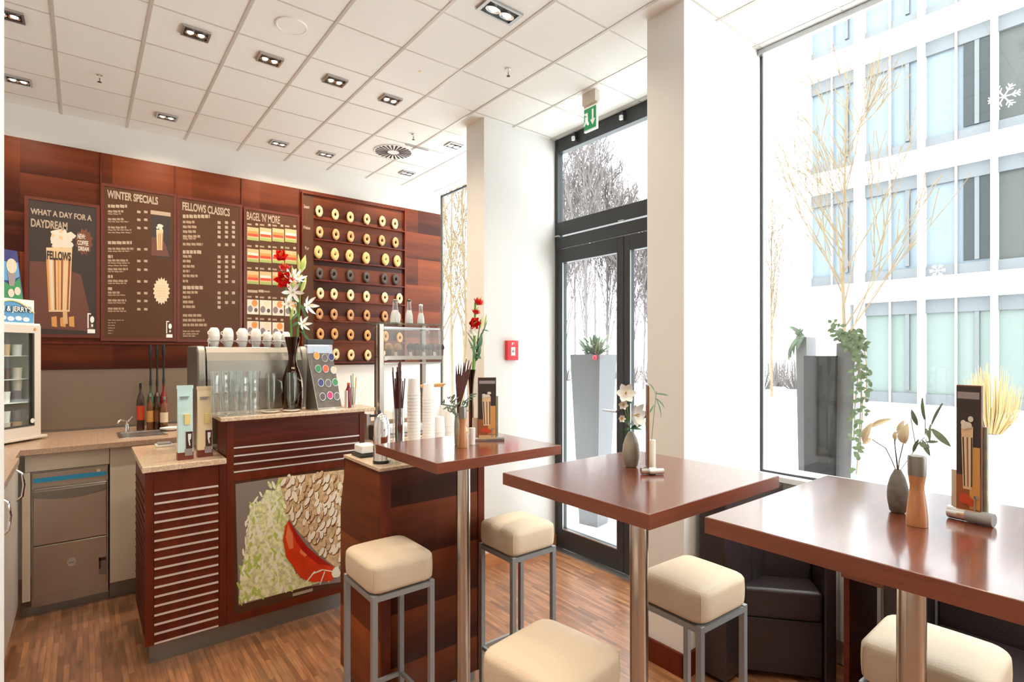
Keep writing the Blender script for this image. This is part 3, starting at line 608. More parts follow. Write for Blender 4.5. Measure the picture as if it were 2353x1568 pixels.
lettering("BEN & JERRY'S", 'lettering', fz(.262, .0135, zs0+.052), A, (0,0,1), .222, .046, 'night', t, bold=.07)
lettering("BEN & JERRY'S", 'lettering', fz(.260, .0125, zs0+.055), A, (0,0,1), .218, .040, 'white', t, bold=.02)
# picture card above the sign
zc1 = zs1+.275
t = thing('picture_card', fz(.2, .05, zs1), 'colourful ice cream picture card standing above the freezer sign', 'card')
def fp(s, z, d=.025): return fz(s, d, z)
b = MB(); b.extr([fp(.080, zs1), fp(.30, zs1), fp(.30, zc1), fp(.118, zc1)], N_*.003); b.build('card', 'navy', t)
b = MB(); b.extr([fp(.0855, zs1+.001, .0215), fp(.30, zs1+.001, .0215), fp(.30, zs1+.085, .0215), fp(.21, zs1+.095, .0215), fp(.150, zs1+.075, .0215), fp(.104, zs1+.125, .0215)], N_*.0006); b.build('meadow', 'lid_green', t)
b = MB(); b.extr([fp(.104, zs1+.13, .0212), fp(.16, zs1+.10, .0212), fp(.30, zs1+.10, .0212), fp(.30, zs1+.20, .0212), fp(.114, zs1+.21, .0212)], N_*.0005); b.build('sky', 'sky_blue', t)
b = MB(); b.disc(fp(.152, zs1+.185, .0195), N_, .030, .0008, ry=.042); b.mi = 1; b.extr([fp(.178, zs1+.148, .0195), fp(.124, zs1+.148, .0195), fp(.138, zs1+.07, .0195), fp(.165, zs1+.07, .0195)], N_*.0006); b.mi = 2; b.disc(fp(.118, zs1+.045, .0195), N_, .018, .0008, ry=.024); b.disc(fp(.155, zs1+.030, .0195), N_, .018, .0008, ry=.024); b.build('sundae_picture', ['lid_beige', 'mullion', 'cream_print'], t)
# ---------------------------------------------------------------- sink and tap
t = thing('sink', (.30, 4.1, ZW-.02), 'steel sink set into the worktop beside the syrup bottles', 'sink')
q0, q1 = U(262, 1000, z=ZW).x, U(372, 996, z=ZW).x
b = MB(); yS = U(262, 1000, z=ZW).y
b.box(.17, .42, 3.98, 4.0, ZW+.0005, ZW+.006); b.box(.17, .42, 4.26, 4.28, ZW+.0005, ZW+.006); b.box(.17, .19, 4.0, 4.26, ZW+.0005, ZW+.006); b.box(.40, .42, 4.0, 4.26, ZW+.0005, ZW+.006)
b.build('rim', 'chrome', t); b = MB(); b.box(.19, .40, 4.0, 4.26, ZW+.0006, ZW+.002); b.build('bowl', 'toe_metal', t)
p = Vector((.225, 4.31, ZW)); t = thing('tap', p, 'small chrome mixer tap behind the sink', 'tap')
b = MB(); b.lathe([(.014, 0), (.012, .05), (.010, .055), (0, .055)], p, 14); b.tube([p+Vector((0, 0, .05)), p+Vector((0, 0, .075)), p+Vector((-.03, -.03, .085)), p+Vector((-.045, -.045, .080)), p+Vector((-.05, -.05, .065))], .007); b.build('spout', 'chrome', t)
b = MB(); b.tube([p+Vector((0, 0, .06)), p+Vector((.03, .0, .10))], .005); b.build('lever', 'chrome', t)
# ---------------------------------------------------------------- syrup bottles
def bottle(u, v0, top, wpx, body, cap, lab, name='syrup_bottle', label_m=None, cat='bottle', grp='syrup bottles by the sink', pump=False, z=ZW, y=None):
    p = U(u, v0, z=z)
    if y: p = Vector((U(u, v0, y=y).x, y, z))
    kv, kh = K(p); h = (v0-top)*kv; r = wpx*kh/2; t = thing(name, p, lab, cat, grp)
    if pump: hb = h*.55
    else: hb = h
    b = MB(); b.lathe([(r*.9, 0), (r, .006), (r, hb*.62), (r*.8, hb*.70), (r*.33, hb*.80), (r*.30, hb*.90), (r*.34, hb*.905), (r*.34, hb*.93), (0, hb*.93)], p, 20); b.build('body', body, t)
    b = MB()
    if pump:
        b.lathe([(r*.4, hb*.93), (r*.4, hb*1.03), (r*.30, hb*1.05), (r*.24, h*.84), (r*.52, h*.86), (r*.46, h*.96), (r*.2, h), (0, h)], p, 14); b.tube([p+Vector((0, 0, h*.93)), p+Vector((-r*.3, -r*1.6, h*.92)), p+Vector((-r*.3, -r*1.9, h*.86))], r*.14, 6); b.build('pump', cap, t)
    else:
        b.lathe([(r*.36, hb*.90), (r*.36, hb), (0, hb)], p, 14); b.build('cap', cap, t)
    if label_m:
        b = MB(); b.lathe([(r*1.012, hb*.22), (r*1.015, hb*.52)], p, 20); b.build('bottle_label', label_m, t)
    return t
mat('syrup_dark', (.05, .02, .012), .12, spec=.7); mat('syrup_brown', (.17, .06, .02), .12, spec=.7); mat('syrup_amber', (.30, .12, .03), .12, spec=.7); mat('syrup_red', (.20, .015, .02), .12, spec=.7); mat('syrup_green', (.02, .10, .05), .12, spec=.7)
bottle(346, 990, 797, 17, 'syrup_green', 'black', 'tall pump bottle with dark green syrup, leftmost of the three pumps', pump=True, y=4.42, label_m='lid_green')
bottle(361, 990, 799, 17, 'syrup_dark', 'black', 'tall pump bottle between the green and the red one', pump=True, y=4.42)
bottle(376, 990, 795, 17, 'syrup_red', 'black', 'tall pump bottle with dark red syrup, rightmost of the three pumps', pump=True, y=4.42, label_m='red_print')
bottle(323, 988, 880, 19, 'syrup_dark', 'black', 'dark bottle with a reddish label, leftmost beside the tap', y=4.36, label_m='red_print')
bottle(345, 990, 905, 16, 'syrup_brown', 'steel', 'dark bottle with an orange label in front of the green pump bottle', y=4.33, label_m='cup_caramel')
bottle(361, 990, 905, 16, 'syrup_dark', 'steel', 'dark bottle with a brown label in front of the middle pump bottle', y=4.33, label_m='badge_print')
bottle(377, 988, 912, 19, 'syrup_brown', 'steel', 'stout bottle with a broad beige label beside the blue coffee bag', y=4.30, label_m='lid_beige')
p = U(392, 990, z=ZW); b = MB(); b.lathe([(.03, 0), (.05, .012), (.052, .022), (.03, .026), (0, .028)], p, 14, 1.2, .8); tag(b.build('folded_cloth', 'paper'), 'crumpled pale cloth on the worktop behind the coffee bags', 'cloth')
# ================================================================ coffee counter (low wing and tall riser)
YC = 2.975
def louvre(b, x0, x1, z0, z1, n, y, th=.0045):
    for k in range(n):
        z = z0+(z1-z0)*k/(n-1); b.box(x0, x1, y-.004, y, z-th, z+th)
t = thing('service_counter', (.8, 3.25, 0), 'reddish wood coffee counter with metal louvre strips and a sandwich picture', 'counter')
xl, xm_, xr = .222, .555, 1.275
zt_ = ZW-.028
b = MB(); b.box(xl+.004, xm_, YC+.008, 3.58, .095, zt_); b.build('wing_body', 'wood_frame', t)
b = MB(); b.box(xl+.035, xm_-.030, YC, YC+.0075, .14, zt_-.005); b.build('wing_panel', 'wood_frame', t)
b = MB(); b.box(xl, xl+.034, YC-.004, YC+.0075, .095, zt_); b.box(xm_-.029, xm_+.002, YC-.004, YC+.0075, .095, zt_); b.box(xl+.034, xm_-.029, YC-.004, YC+.0075, .095, .139); b.build('wing_frame', 'wood_frame', t, .0015)
b = MB(); zz0 = U(420, 1461, y=YC).z; zz1 = U(420, 1128, y=YC).z; louvre(b, xl+.036, xm_-.034, zz0, zz1, 17, YC-.0006); b.build('louvre', 'silver_strip', t)
b = MB()
for k in range(16): z = .14+(zz1-.14)*k/15; b.box(xl-.001, xl+.0035, YC+.04, 3.54, z-.002, z+.002)
b.build('side_groove', 'wood_dark', t)
b = MB(); b.box(xl-.012, xm_-.002, YC-.030, 3.63, zt_+.0005, ZW); b.build('wing_top', 'granite', t, .003)
b = MB(); b.box(xl+.02, 1.30, YC+.03, 3.56, 0, .094); b.build('plinth', 'toe_metal', t)
ZT = 1.126
b = MB(); b.box(xm_+.002, xr, YC+.012, 3.20, .095, ZT-.022); b.box(xm_+.002, 2.06, 3.2005, 3.58, .095, zt_); b.box(xr+.0005, 2.06, YC+.012, 3.20, .095, zt_); b.build('riser_body', 'wood_frame', t)
b = MB(); b.box(xr+.0005, 2.08, YC-.02, 3.2, zt_+.0005, ZW); b.box(xm_+.003, 2.08, 3.2005, 3.62, zt_+.0005, ZW); b.build('rear_top', 'granite', t)
b = MB(); b.box(xm_+.003, xm_+.035, YC-.003, YC+.0115, .095, ZT-.022); b.box(xr-.030, xr, YC-.003, YC+.0115, .095, ZT-.022)
b.box(xm_+.035, xr-.03, YC-.0028, YC+.0115, ZT-.036, ZT-.022); b.box(xm_+.035, xr-.03, YC-.0028, YC+.0115, .80, .838); b.box(xm_+.035, xr-.03, YC-.0028, YC+.0115, .095, .135); b.build('riser_frame', 'wood_frame', t, .0015)
b = MB(); b.box(xm_+.035, xr-.03, YC+.004, YC+.0115, .838, ZT-.036); b.build('riser_panel', 'wood_dark', t)
b = MB(); za = U(560, 1028, y=YC).z; zb = U(560, 1083, y=YC).z; louvre(b, xm_+.036, xr-.028, zb, za, 4, YC+.0035, .0038); b.build('louvre', 'silver_strip', t)
b = MB(); b.box(xm_-.028, xr+.055, YC-.030, 3.225, ZT-.021, ZT); b.build('riser_top', 'granite', t, .003)
# sandwich picture
b = MB(); b.box(xm_+.0355, xr-.0305, YC+.002, YC+.0115, .1355, .7995); pc = b.build('picture', 'board_brown', t)
P = Print(YC+.0015, ['mullion']); P.step = .000012
mat('pic_grey', (.27, .22, .20), .3); mat('pic_sprout', (.78, .78, .42), .3, var=.3, vs=60); mat('pic_sprout_pale', (.93, .92, .74), .3); mat('pic_sprout_green', (.50, .62, .12), .3); mat('pic_bread', (.70, .50, .28), .3, var=.3, vs=40); mat('pic_flake', (.93, .84, .66), .3); mat('pic_crust', (.25, .09, .035), .3); mat('pic_tomato', (.72, .055, .012), .25, var=.15, vs=12); mat('pic_tomato_dark', (.45, .02, .01), .25); mat('pic_tomato_light', (.85, .22, .08), .25)
P.poly('pic_grey', [(541, 1113), (640, 1098), (805, 1078), (805, 1335), (700, 1350), (548, 1392)])
P.poly('pic_bread', [(640, 1098), (805, 1078), (806, 1296), (770, 1303), (728, 1270), (680, 1215), (655, 1180), (645, 1140)])
rr = random.Random(5)
P.poly('pic_sprout', [(640, 1100), (632, 1128), (612, 1126), (600, 1150), (575, 1165), (572, 1190), (567, 1225), (560, 1290), (552, 1340), (548, 1388), (600, 1376), (700, 1350), (780, 1325), (778, 1300), (730, 1330), (680, 1320), (655, 1250), (664, 1190), (650, 1140)])
P.l += 2
def inpoly(x, y, poly):
    c = False
    for i in range(len(poly)):
        x0_, y0_ = poly[i]; x1_, y1_ = poly[i-1]
        if (y0_ > y) != (y1_ > y) and x < (x1_-x0_)*(y-y0_)/(y1_-y0_)+x0_: c = not c
    return c
SPR = [(642, 1095), (608, 1122), (568, 1170), (556, 1290), (546, 1388), (700, 1345), (775, 1322), (730, 1330), (680, 1320), (655, 1250), (664, 1190)]
for k in range(620):
    x, y = rr.uniform(550, 775), rr.uniform(1105, 1385)
    if inpoly(x, y, SPR): P.ell(rr.choice(['pic_sprout_pale', 'pic_sprout_pale', 'pic_sprout_pale', 'pic_sprout', 'pic_sprout', 'pic_sprout_green']) if y < 1280 or x > 600 else rr.choice(['pic_sprout_green', 'pic_sprout_pale', 'pic_sprout_green']), x, y, rr.uniform(1.5, 4.2), rr.uniform(5, 13), 8, rot=rr.uniform(-.8, .8), lift=False)
BRD = [(650, 1100), (803, 1082), (803, 1290), (770, 1297), (735, 1268), (690, 1215), (660, 1175)]
P.l += 1
for k in range(240):
    x, y = rr.uniform(650, 803), rr.uniform(1082, 1295)
    if inpoly(x, y, BRD): a = rr.uniform(-.1, .6); P.ell('pic_crust', x+1.4, y+2, 4.6, 11.5, 9, rot=a, lift=False); P.ell(rr.choice(['pic_flake', 'pic_flake', 'pic_bread']), x, y, 4.6, 11.2, 9, rot=a, lift=False)
P.l += 1
P.poly('pic_tomato', [(663, 1195), (680, 1222), (705, 1256), (735, 1282), (765, 1302), (785, 1312), (778, 1318), (760, 1335), (718, 1338), (690, 1328), (672, 1300), (657, 1280), (650, 1240), (655, 1210)])
P.poly('pic_tomato_dark', [(663, 1195), (680, 1222), (705, 1256), (735, 1282), (765, 1302), (730, 1296), (700, 1272), (680, 1245)])
P.poly('pic_tomato_light', [(661, 1205), (672, 1228), (674, 1260), (664, 1262), (656, 1235)], True); P.poly('pic_tomato_light', [(690, 1262), (705, 1275), (700, 1280), (688, 1270)], False)
for (a, c, d, e) in ((716, 1318, 740, 1308), (740, 1308, 762, 1312), (700, 1340, 722, 1312), (734, 1342, 745, 1312)): P.poly('pic_sprout_pale', [(a, c), (d, e), (d+1.5, e+2.5), (a+1.5, c+2.5)], False)
P.ell('pic_sprout_pale', 772, 1316, 9, 12, 11, rnd=rr)
P.rect('text_cream', 672, 1364, 718, 1371); 
P.b.build('print', P.mats, pc)
# ================================================================ self-service box in front
xb0, xb1, yb0, yb1, ZX = .897, 1.383, 1.937, 2.352, 1.0
t = thing('side_counter', ((xb0+xb1)/2, (yb0+yb1)/2, 0), 'free-standing brown wooden service counter behind the first bar table', 'counter')
b = MB(); b.box(xb0+.012, xb1-.004, yb0+.008, yb1-.01, .06, ZX-.024); b.build('body', 'wood_dark', t)
b = MB(); b.extr([(xb0, yb0+.010, .06), (xb0, yb1, .06), (xb0, yb1, .76), (xb0, yb1-.06, ZX-.024), (xb0, yb0+.010, ZX-.024)], (.0115, 0, 0)); b.build('side_panel', 'wood_box_side', t)
b = MB(); b.box(xb0, xb0+.040, yb0-.004, yb0+.0095, .06, ZX-.024); b.box(xb1-.034, xb1, yb0-.004, yb0+.0075, .06, ZX-.024); b.build('front_post', 'wood_frame', t, .0015)
b = MB(); b.box(xb0+.041, xb1-.035, yb0, yb0+.0075, .06, ZX-.024); b.build('front_panel', 'wood_box', t)
b = MB(); b.box(xb0-.006, xb1+.004, yb0-.008, yb1-.06, ZX-.0235, ZX-.012); b.build('top_frame', 'wood_dark', t)
b = MB(); b.box(xb0-.008, xb0+.11, yb0-.006, yb1-.055, ZX-.0115, ZX); b.box(xb0+.1105, xb1+.002, yb0-.006, yb1-.055, ZX-.0115, ZX); b.build('top', 'granite', t)
b = MB(); b.box(xb0+.03, xb1-.03, yb0+.03, yb1-.03, 0, .059); b.build('plinth', 'toe_metal', t)
# ================================================================ things on the coffee counter
def px(u, v, z=None, y=None, x=None):
    p = U(u, v, z=z, y=y, x=x); kv, kh = K(p); return p, kv, kh
# espresso machine, its back towards the viewer
ym = 3.25; xa, xc = .470, 1.045; z1m = 1.478
t = thing('espresso_machine', ((xa+xc)/2, 3.42, ZW), 'large brushed steel espresso machine with cups on its warming tray', 'espresso machine')
b = MB(); b.box(xa+.03, xc-.02, ym+.02, 3.60, ZW+.04, z1m-.03); b.build('body', 'brushed', t, .01)
prof = [(ZW+.03, -.000), (1.12, -.012), (1.30, -.018), (1.40, -.006), (1.445, .012), (z1m-.004, .03)]
b = MB()
pts = [(xa+.045, ym+o, z) for z, o in prof]; vs = []
for x in (xa+.045, xc-.035):
    for z, o in prof: vs.append((x, ym+o, z))
    for z, o in prof[::-1]: vs.append((x, ym+.045, z))
n = 2*len(prof); b.add(vs, [tuple(range(n)), tuple(range(n, 2*n))[::-1]]+[(i, i+n, (i+1) % n+n, (i+1) % n) for i in range(n)], False); b.build('rear_panel', 'brushed', t)
for s, x in ((-1, xa), (1, xc-.042)):
    b = MB(); b.extr([(x, ym-.012, ZW+.02), (x, ym-.02, 1.30), (x, ym-.004, 1.44), (x, ym+.03, z1m+.002), (x, 3.60, z1m+.002), (x, 3.61, ZW+.02)], (.042, 0, 0)); b.build('side_panel', 'brushed', t, .010, 3)
b = MB(); b.box(xa+.043, xc-.043, ym+.028, 3.60, z1m-.018, z1m-.004); b.build('cup_tray', 'chrome', t, .003)
b = MB(); b.tube([(xa+.06, ym+.045, z1m+.03), (xc-.06, ym+.045, z1m+.03)], .003); [b.tube([(x, ym+.045, z1m-.004), (x, ym+.045, z1m+.03)], .0025) for x in (xa+.06, .75, xc-.06)]; b.build('tray_rail', 'chrome', t)
for x in (xa+.06, xc-.06):
    b = MB(); b.lathe([(.018, 0), (.014, .041)], (x, ym+.10, ZW+.0005), 12); b.lathe([(.018, 0), (.014, .041)], (x, 3.55, ZW+.0005), 12); b.build('foot', 'black', t)
# cups: one below, one turned over on top
def cup_mesh(b, p, r, h, inv):
    pr = [(r*.66, 0), (r*.70, .003), (r*.86, h*.35), (r*.96, h*.72), (r, h), (r*.93, h), (r*.88, h*.72), (r*.76, h*.3), (0, h*.12)] if not inv else [(r*.52, 0), (r*.62, h*.05), (r*.86, h*.25), (r*.98, h*.6), (r, h), (r*.93, h), (r*.88, h*.72), (r*.76, h*.3), (0, h*.12)]
    if inv: pr = [(q, h-z) for q, z in pr][::-1]
    b.lathe(pr, p, 20)
    return b
cups = [(492, 0), (524, 1), (557, 2), (588, 3), (614, 4), (638, 5), (657, 6)]
for u, i in cups:
    q = U(u, 788, y=ym+.085); r = .0285 if i < 4 else .025
    for lv in (0, 1):
        hh = .056 if lv == 0 else .050
        if i >= 4: hh *= .86
        c = Vector((q.x, q.y, z1m-.0035+(lv*(.056 if i < 4 else .048))+lv*.0005))
        t = thing('coffee_cup', c, '%s white cup, %s stack from the left, espresso machine top' % (('lower upright', 'upper upside-down')[lv], ORD[i]), 'cup', 'cups on the espresso machine')
        b = cup_mesh(MB(), c, r*(1 if lv == 0 else 1.0), hh, lv == 1); b.build('cup_body', 'porcelain', t)
        zc = .6 if lv == 0 else .4; a = 2.6 if i % 2 else 3.6
        d = Vector((math.cos(a), math.sin(a), 0)); b = MB(); b.tube([c+d*r*.86+Vector((0, 0, hh*(zc+.22))), c+d*r*1.25+Vector((0, 0, hh*(zc+.14))), c+d*r*1.28+Vector((0, 0, hh*(zc-.08))), c+d*r*.80+Vector((0, 0, hh*(zc-.26)))], .003, 6); b.build('handle', 'porcelain', t)
# tall glasses
def tall_glass(name, c, r, h, lab, grp, inv=False, m='clear_glass'):
    pr = [(r*.78, 0), (r*.80, .004), (r*.86, h*.45), (r, h), (r*.93, h), (r*.80, h*.45), (r*.70, .010), (0, .009)]
    if inv: pr = [(q, h-z) for q, z in pr][::-1]
    b = MB(); b.lathe(pr, c, 11, sm=False); return tag(b.build(name, m, origin=c), lab, 'glass', grp)
rown = ['front', 'middle']
for r_ in range(2):
    for c_ in range(5):
        q, kv, kh = px(494+c_*22.3, 944-r_*6, z=ZT+.0005); q = Vector((q.x, YC+.03+r_*.052, ZT+.0005)); q.x = U(494+c_*22.3+r_*5, 944, y=q.y).x
        for lv in (0, 1):
            tall_glass('tall_glass', q+Vector((0, 0, lv*.1115)), .0235, .111, '%s latte glass, %s from the left in the %s row, tall counter' % (['lower', 'upper'][lv], ORD[c_], ['front', 'rear'][r_]), 'tall glasses on the counter')
# two handled glasses on saucers
for i, u in enumerate((622, 670)):
    q, kv, kh = px(u, 940, z=ZT+.0005); q = Vector((U(u, 940, y=YC+.05).x, YC+.05, ZT+.0005))
    b = MB(); b.lathe([(.028, 0), (.044, .006), (.045, .009), (.02, .010), (0, .010)], q, 28); tag(b.build('saucer', 'porcelain', origin=q), ['white saucer under the left handled glass', 'white saucer under the handled glass in front of the brown vase'][i], 'saucer', 'saucers on the tall counter')
    g = q+Vector((0, 0, .0105)); t = thing('handled_glass', g, ['tall clear handled glass on a saucer beside the latte glasses', 'tall clear handled glass on a saucer in front of the brown vase'][i], 'glass', 'handled glasses on saucers')
    b = MB(); h = .198; r = .027; b.lathe([(r, 0), (r*.5, .008), (r*.6, .02), (r*.95, .06), (r, h), (r*.93, h), (r*.86, .065), (r*.3, .03), (0, .03)], g, 22); b.build('bowl', 'glass_thick', t)
    b = MB(); b.tube([g+Vector((.022, -.008, h*.86)), g+Vector((.050, -.014, h*.76)), g+Vector((.054, -.015, h*.5)), g+Vector((.024, -.009, h*.28))], .0045, 8); b.build('handle', 'glass_thick', t)
# vase with amaryllis and lilies
q = Vector((U(672, 930, y=YC+.13).x, YC+.13, ZT+.0005)); kv, kh = K(q); vH = U(672, 775, y=q.y).z-ZT
t = thing('flower_vase', q, 'tall brown glass vase with a flared neck beside the capsule stand', 'vase')
P_ = [(.052, 0), (.056, .012), (.060, .05), (.062, .10), (.057, .15), (.044, .19), (.029, .222), (.022, .25), (.024, .275), (.032, .31), (.045, .36)]
kz = vH/.36; b = MB(); b.lathe([(r*.92, z*kz) for r, z in P_]+[(P_[k][0]*.92-.004, P_[k][1]*kz) for k in range(len(P_)-1, -1, -1)], q, 32); b.build('body', 'brown_glass', t)
def stem(b, pts, r=.0042): return b.tube(pts, r, 7)
def star_flower(b, c, d, R, n, m, w_=.4, curl=.25, droop=.0):
    """petals around direction d"""
    d = Vector(d).normalized(); a = d.orthogonal().normalized(); e = d.cross(a); b.mi = m
    for k in range(n):
        q = 2*math.pi*k/n+.3; o = a*math.cos(q)+e*math.sin(q); b.leaf(c, c+(o*.85+d*(.55-droop)).normalized()*R, R*w_, d, -curl, 6, .3)
def bell(b, c, d, R, m):
    d = Vector(d).normalized(); a = d.orthogonal().normalized(); e = d.cross(a); b.mi = m
    for k in range(6):
        q = math.pi*k/3; o = a*math.cos(q)+e*math.sin(q); b.leaf(c-d*R*.1, c+(o*.55+d).normalized()*R, R*.62, o, .18, 6, -.25)
def W(u, v, y): return U(u, v, y=y)
y_ = q.y
def flower(name, lab, cat, mats, fn, base, grp=None):
    t_ = thing(name, base, lab, cat, grp); fn(t_); return t_
base = Vector((q.x, q.y, ZT+.05))
def amaryllis(t_, top, stemb, blooms, mat_='petal_red'):
    b = MB(); b.tube([base_, base_+(stemb-base_)*.6, stemb, top], [.006, .006, .0055, .004], 8); b.build('stem', 'stem_green', t_)
    for c, d, R in blooms:
        b = MB(); bell(b, c, d, R, 0); star_flower(b, c, d, R*1.0, 6, 0, .55, .12); b.mi = 1
        for k in range(4): b.tube([c, c+Vector(d).normalized()*R*.8+Vector((.006*(k-1.5), 0, .004*k))], .0012, 5)
        b.build('bloom', [mat_, 'pollen'], t_)
base_ = base
t1 = thing('amaryllis', base, 'red amaryllis with two big open blooms in the tall brown vase', 'flower')
amaryllis(t1, W(652, 640, y_-.01), W(668, 720, y_), [(W(653, 645, y_-.01), (-.35, -1, .05), .062), (W(655, 622, y_), (-.2, -.3, .9), .045), (W(646, 592, y_-.005), (-.3, -.9, .4), .047)])
base_ = base+Vector((.01, 0, 0))
t2 = thing('lily', base_, 'white lily stem with star-shaped blooms and pale buds in the tall brown vase', 'flower')
b = MB(); b.tube([base_, W(684, 760, y_), W(689, 700, y_), W(692, 625, y_)], [.005, .005, .0045, .003], 8); b.tube([W(689, 700, y_), W(704, 712, y_-.02)], .003, 6); b.tube([W(686, 730, y_), W(672, 672, y_-.02)], .003, 6); b.tube([W(684, 755, y_), W(699, 745, y_-.02)], .003, 6); b.build('stem', 'stem_green', t2)
for (u, v), d, R in (((671, 640), (0, -1, .5), .062), ((682, 640), (.3, -.8, .6), .060), ((672, 672), (-.2, -1, -.2), .070), ((706, 702), (.5, -1, .0), .068), ((695, 745), (.3, -1, .2), .055), ((664, 700), (-.4, -1, .3), .045)):
    c = W(u, v, y_-.03); b = MB(); star_flower(b, c, d, R, 6, 0, .30, .15); b.mi = 1; dd = Vector(d).normalized()
    for k in range(5): b.tube([c, c+dd*R*.55+Vector((.008*math.cos(k*1.3), 0, .008*math.sin(k*1.3)))], .0011, 5)
    b.build('bloom', ['petal_white', 'pollen'], t2)
b = MB()
for (u0, v0, u1, v1, w_) in ((688, 625, 685, 584, .020), (692, 626, 702, 586, .034), (692, 672, 704, 636, .024), (672, 662, 671, 610, .020), (668, 735, 674, 705, .018)):
    a, c = W(u0, v0, y_-.01), W(u1, v1, y_-.02); d = c-a; b.tube([a, a+d*.3, a+d*.65, c], [.003, w_/2, w_/2.4, .001], 8)
b.build('bud', 'bud_green', t2)
b = MB()
for (u0, v0, u1, v1) in ((676, 690, 660, 688), (684, 720, 672, 735), (690, 700, 704, 735), (686, 740, 668, 752), (690, 650, 676, 668), (688, 760, 716, 790), (684, 700, 676, 676), (690, 745, 700, 770)): b.leaf(W(u0, v0, y_), W(u1, v1, y_-.03), .016, (0, -1, .3), .1)
b.build('leaf', 'leaf_dark', t2)
# capsule stand
mat('rack_grey', (.17, .145, .12), .5, var=.2, vs=40)
p, kv, kh = px(755, 937, z=ZT+.0005); yk = YC+.02
def cs(u, v, dy=0): return U(u, v, y=yk+dy)
t = thing('capsule_stand', (cs(750, 935).x, yk+.06, ZT), 'clear acrylic stand holding coloured capsules with a black lid', 'stand')
a0, a1 = cs(732, 935).x, cs(785, 935).x; b0, b1 = cs(716, 810).x, cs(772, 810).x; zt2 = cs(740, 792).z; zl = cs(740, 780).z; zm = cs(740, 812).z
b = MB(); L = [(a0, yk, ZT+.012), (a1, yk, ZT+.012), (b1, yk+.055, zm), (b0, yk+.055, zm)]; b.extr(L, (0, .004, 0)); b.build('front_plate', 'rack_grey', t)
b = MB(); b.extr([(a0-.04, yk+.085, ZT+.0005), (a0, yk+.003, ZT+.0005), (b0-.001, yk+.058, zm)], (-.003, 0, 0)); b.build('side_plate', 'brushed', t)
b = MB(); b.box(b0-.004, b1+.002, yk+.060, yk+.11, zm-.02, zt2); b.build('bin', 'clear_glass', t)
b = MB(); b.box(b0+.004, b0+.028, yk+.064, yk+.10, zm-.015, zt2-.008); b.box(b0+.032, b1-.006, yk+.064, yk+.10, zm-.015, zt2-.008); b.build('bin_content', 'navy', t)
b = MB(); b.box(b0-.008, b1+.006, yk+.056, yk+.115, zt2+.0005, zl); b.build('lid', 'black', t, .003)
b = MB(); b.box(a0-.03, a1+.004, yk-.006, yk+.09, ZT+.0005, ZT+.0115); b.build('base', 'clear_glass', t)
caps = [[(727, 818, 'lid_orange'), (746, 823, 'lid_grey'), (761, 821, 'navy')], [(731, 848, 'lid_green'), (748, 848, 'lid_red'), (766, 851, 'lid_beige')], [(737, 880, 'navy'), (754, 881, 'lid_grey'), (770, 879, 'lid_green')], [(741, 912, 'lid_brown'), (758, 909, 'lid_magenta'), (774, 911, 'lid_grey')]]
cn = dict(lid_orange='orange', lid_grey='grey', navy='dark blue', lid_green='green', lid_red='orange red', lid_beige='beige', lid_brown='dark brown', lid_magenta='magenta')
for r_, row in enumerate(caps):
    for c_, (u, v, m) in enumerate(row):
        zz = cs(u, v).z; f = (zz-ZT-.012)/(zm-ZT-.012); yy = yk+.055*f-.001; q = U(u, v, y=yy); nn = Vector((0, -1, .25)).normalized()
        tt = thing('coffee_capsule', q, '%s capsule, %s from the left in the %s row of the stand' % (cn[m], ORD[c_], ['top', 'second', 'third', 'bottom'][r_]), 'capsule', 'capsules in the stand')
        b = MB(); b.disc(q, nn, .0170, .003, 20, ry=.0225); b.build('rim', 'aluminium', tt); b = MB(); b.disc(q+nn*.0032, nn, .0145, .002, 20, ry=.0200); b.build('foil', m, tt)
# red bottle with straws and the glass jar beside the stand
q = Vector((U(801, 935, y=YC+.05).x, YC+.05, ZT+.0005)); t = thing('red_bottle', q, 'small dark red bottle beside the capsule stand', 'bottle')
b = MB(); b.lathe([(.016, 0), (.017, .005), (.017, .10), (.008, .122), (.007, .135), (0, .135)], q, 18); b.build('body', 'syrup_red', t); b = MB(); b.lathe([(.0085, .128), (.0085, .142), (0, .142)], q, 12); b.build('cap', 'red_print', t)
q = Vector((U(812, 935, y=YC+.10).x, YC+.10, ZT+.0005)); t = thing('straw_glass', q, 'clear glass of striped drinking straws behind the red bottle', 'glass')
b = MB(); b.lathe([(.021, 0), (.024, .11), (.022, .11), (.019, .005), (0, .005)], q, 18); b.build('glass', 'clear_glass', t)
for k in range(8):
    d = Vector((.013*math.cos(k*2.1), .013*math.sin(k*2.1), 0)); b = MB(); b.tube([q+Vector((0, 0, .008))+d*.6, q+d*1.3+Vector((0, 0, .17+.012*(k % 3)))], .0028, 7)
    tag(b.build('drinking_straw', ['orange', 'paper', 'lid_green', 'red_plastic', 'mint', 'bud_green', 'paper', 'navy'][k], origin=q), '%s drinking straw standing in the glass behind the red bottle' % ['orange', 'white left', 'green', 'red', 'mint', 'yellow green', 'white right', 'dark blue'][k], 'straw', 'drinking straws')
p = Vector((U(770, 935, y=YC+.02).x+.052, YC+.02, ZT+.0005)); b = MB(); b.box(p.x+.018, p.x+.022, p.y, p.y+.04, ZT+.0005, ZT+.10); 
tag(b.build('flyer_holder', 'paper'), 'tiny upright card between the capsule stand and the red bottle', 'card')
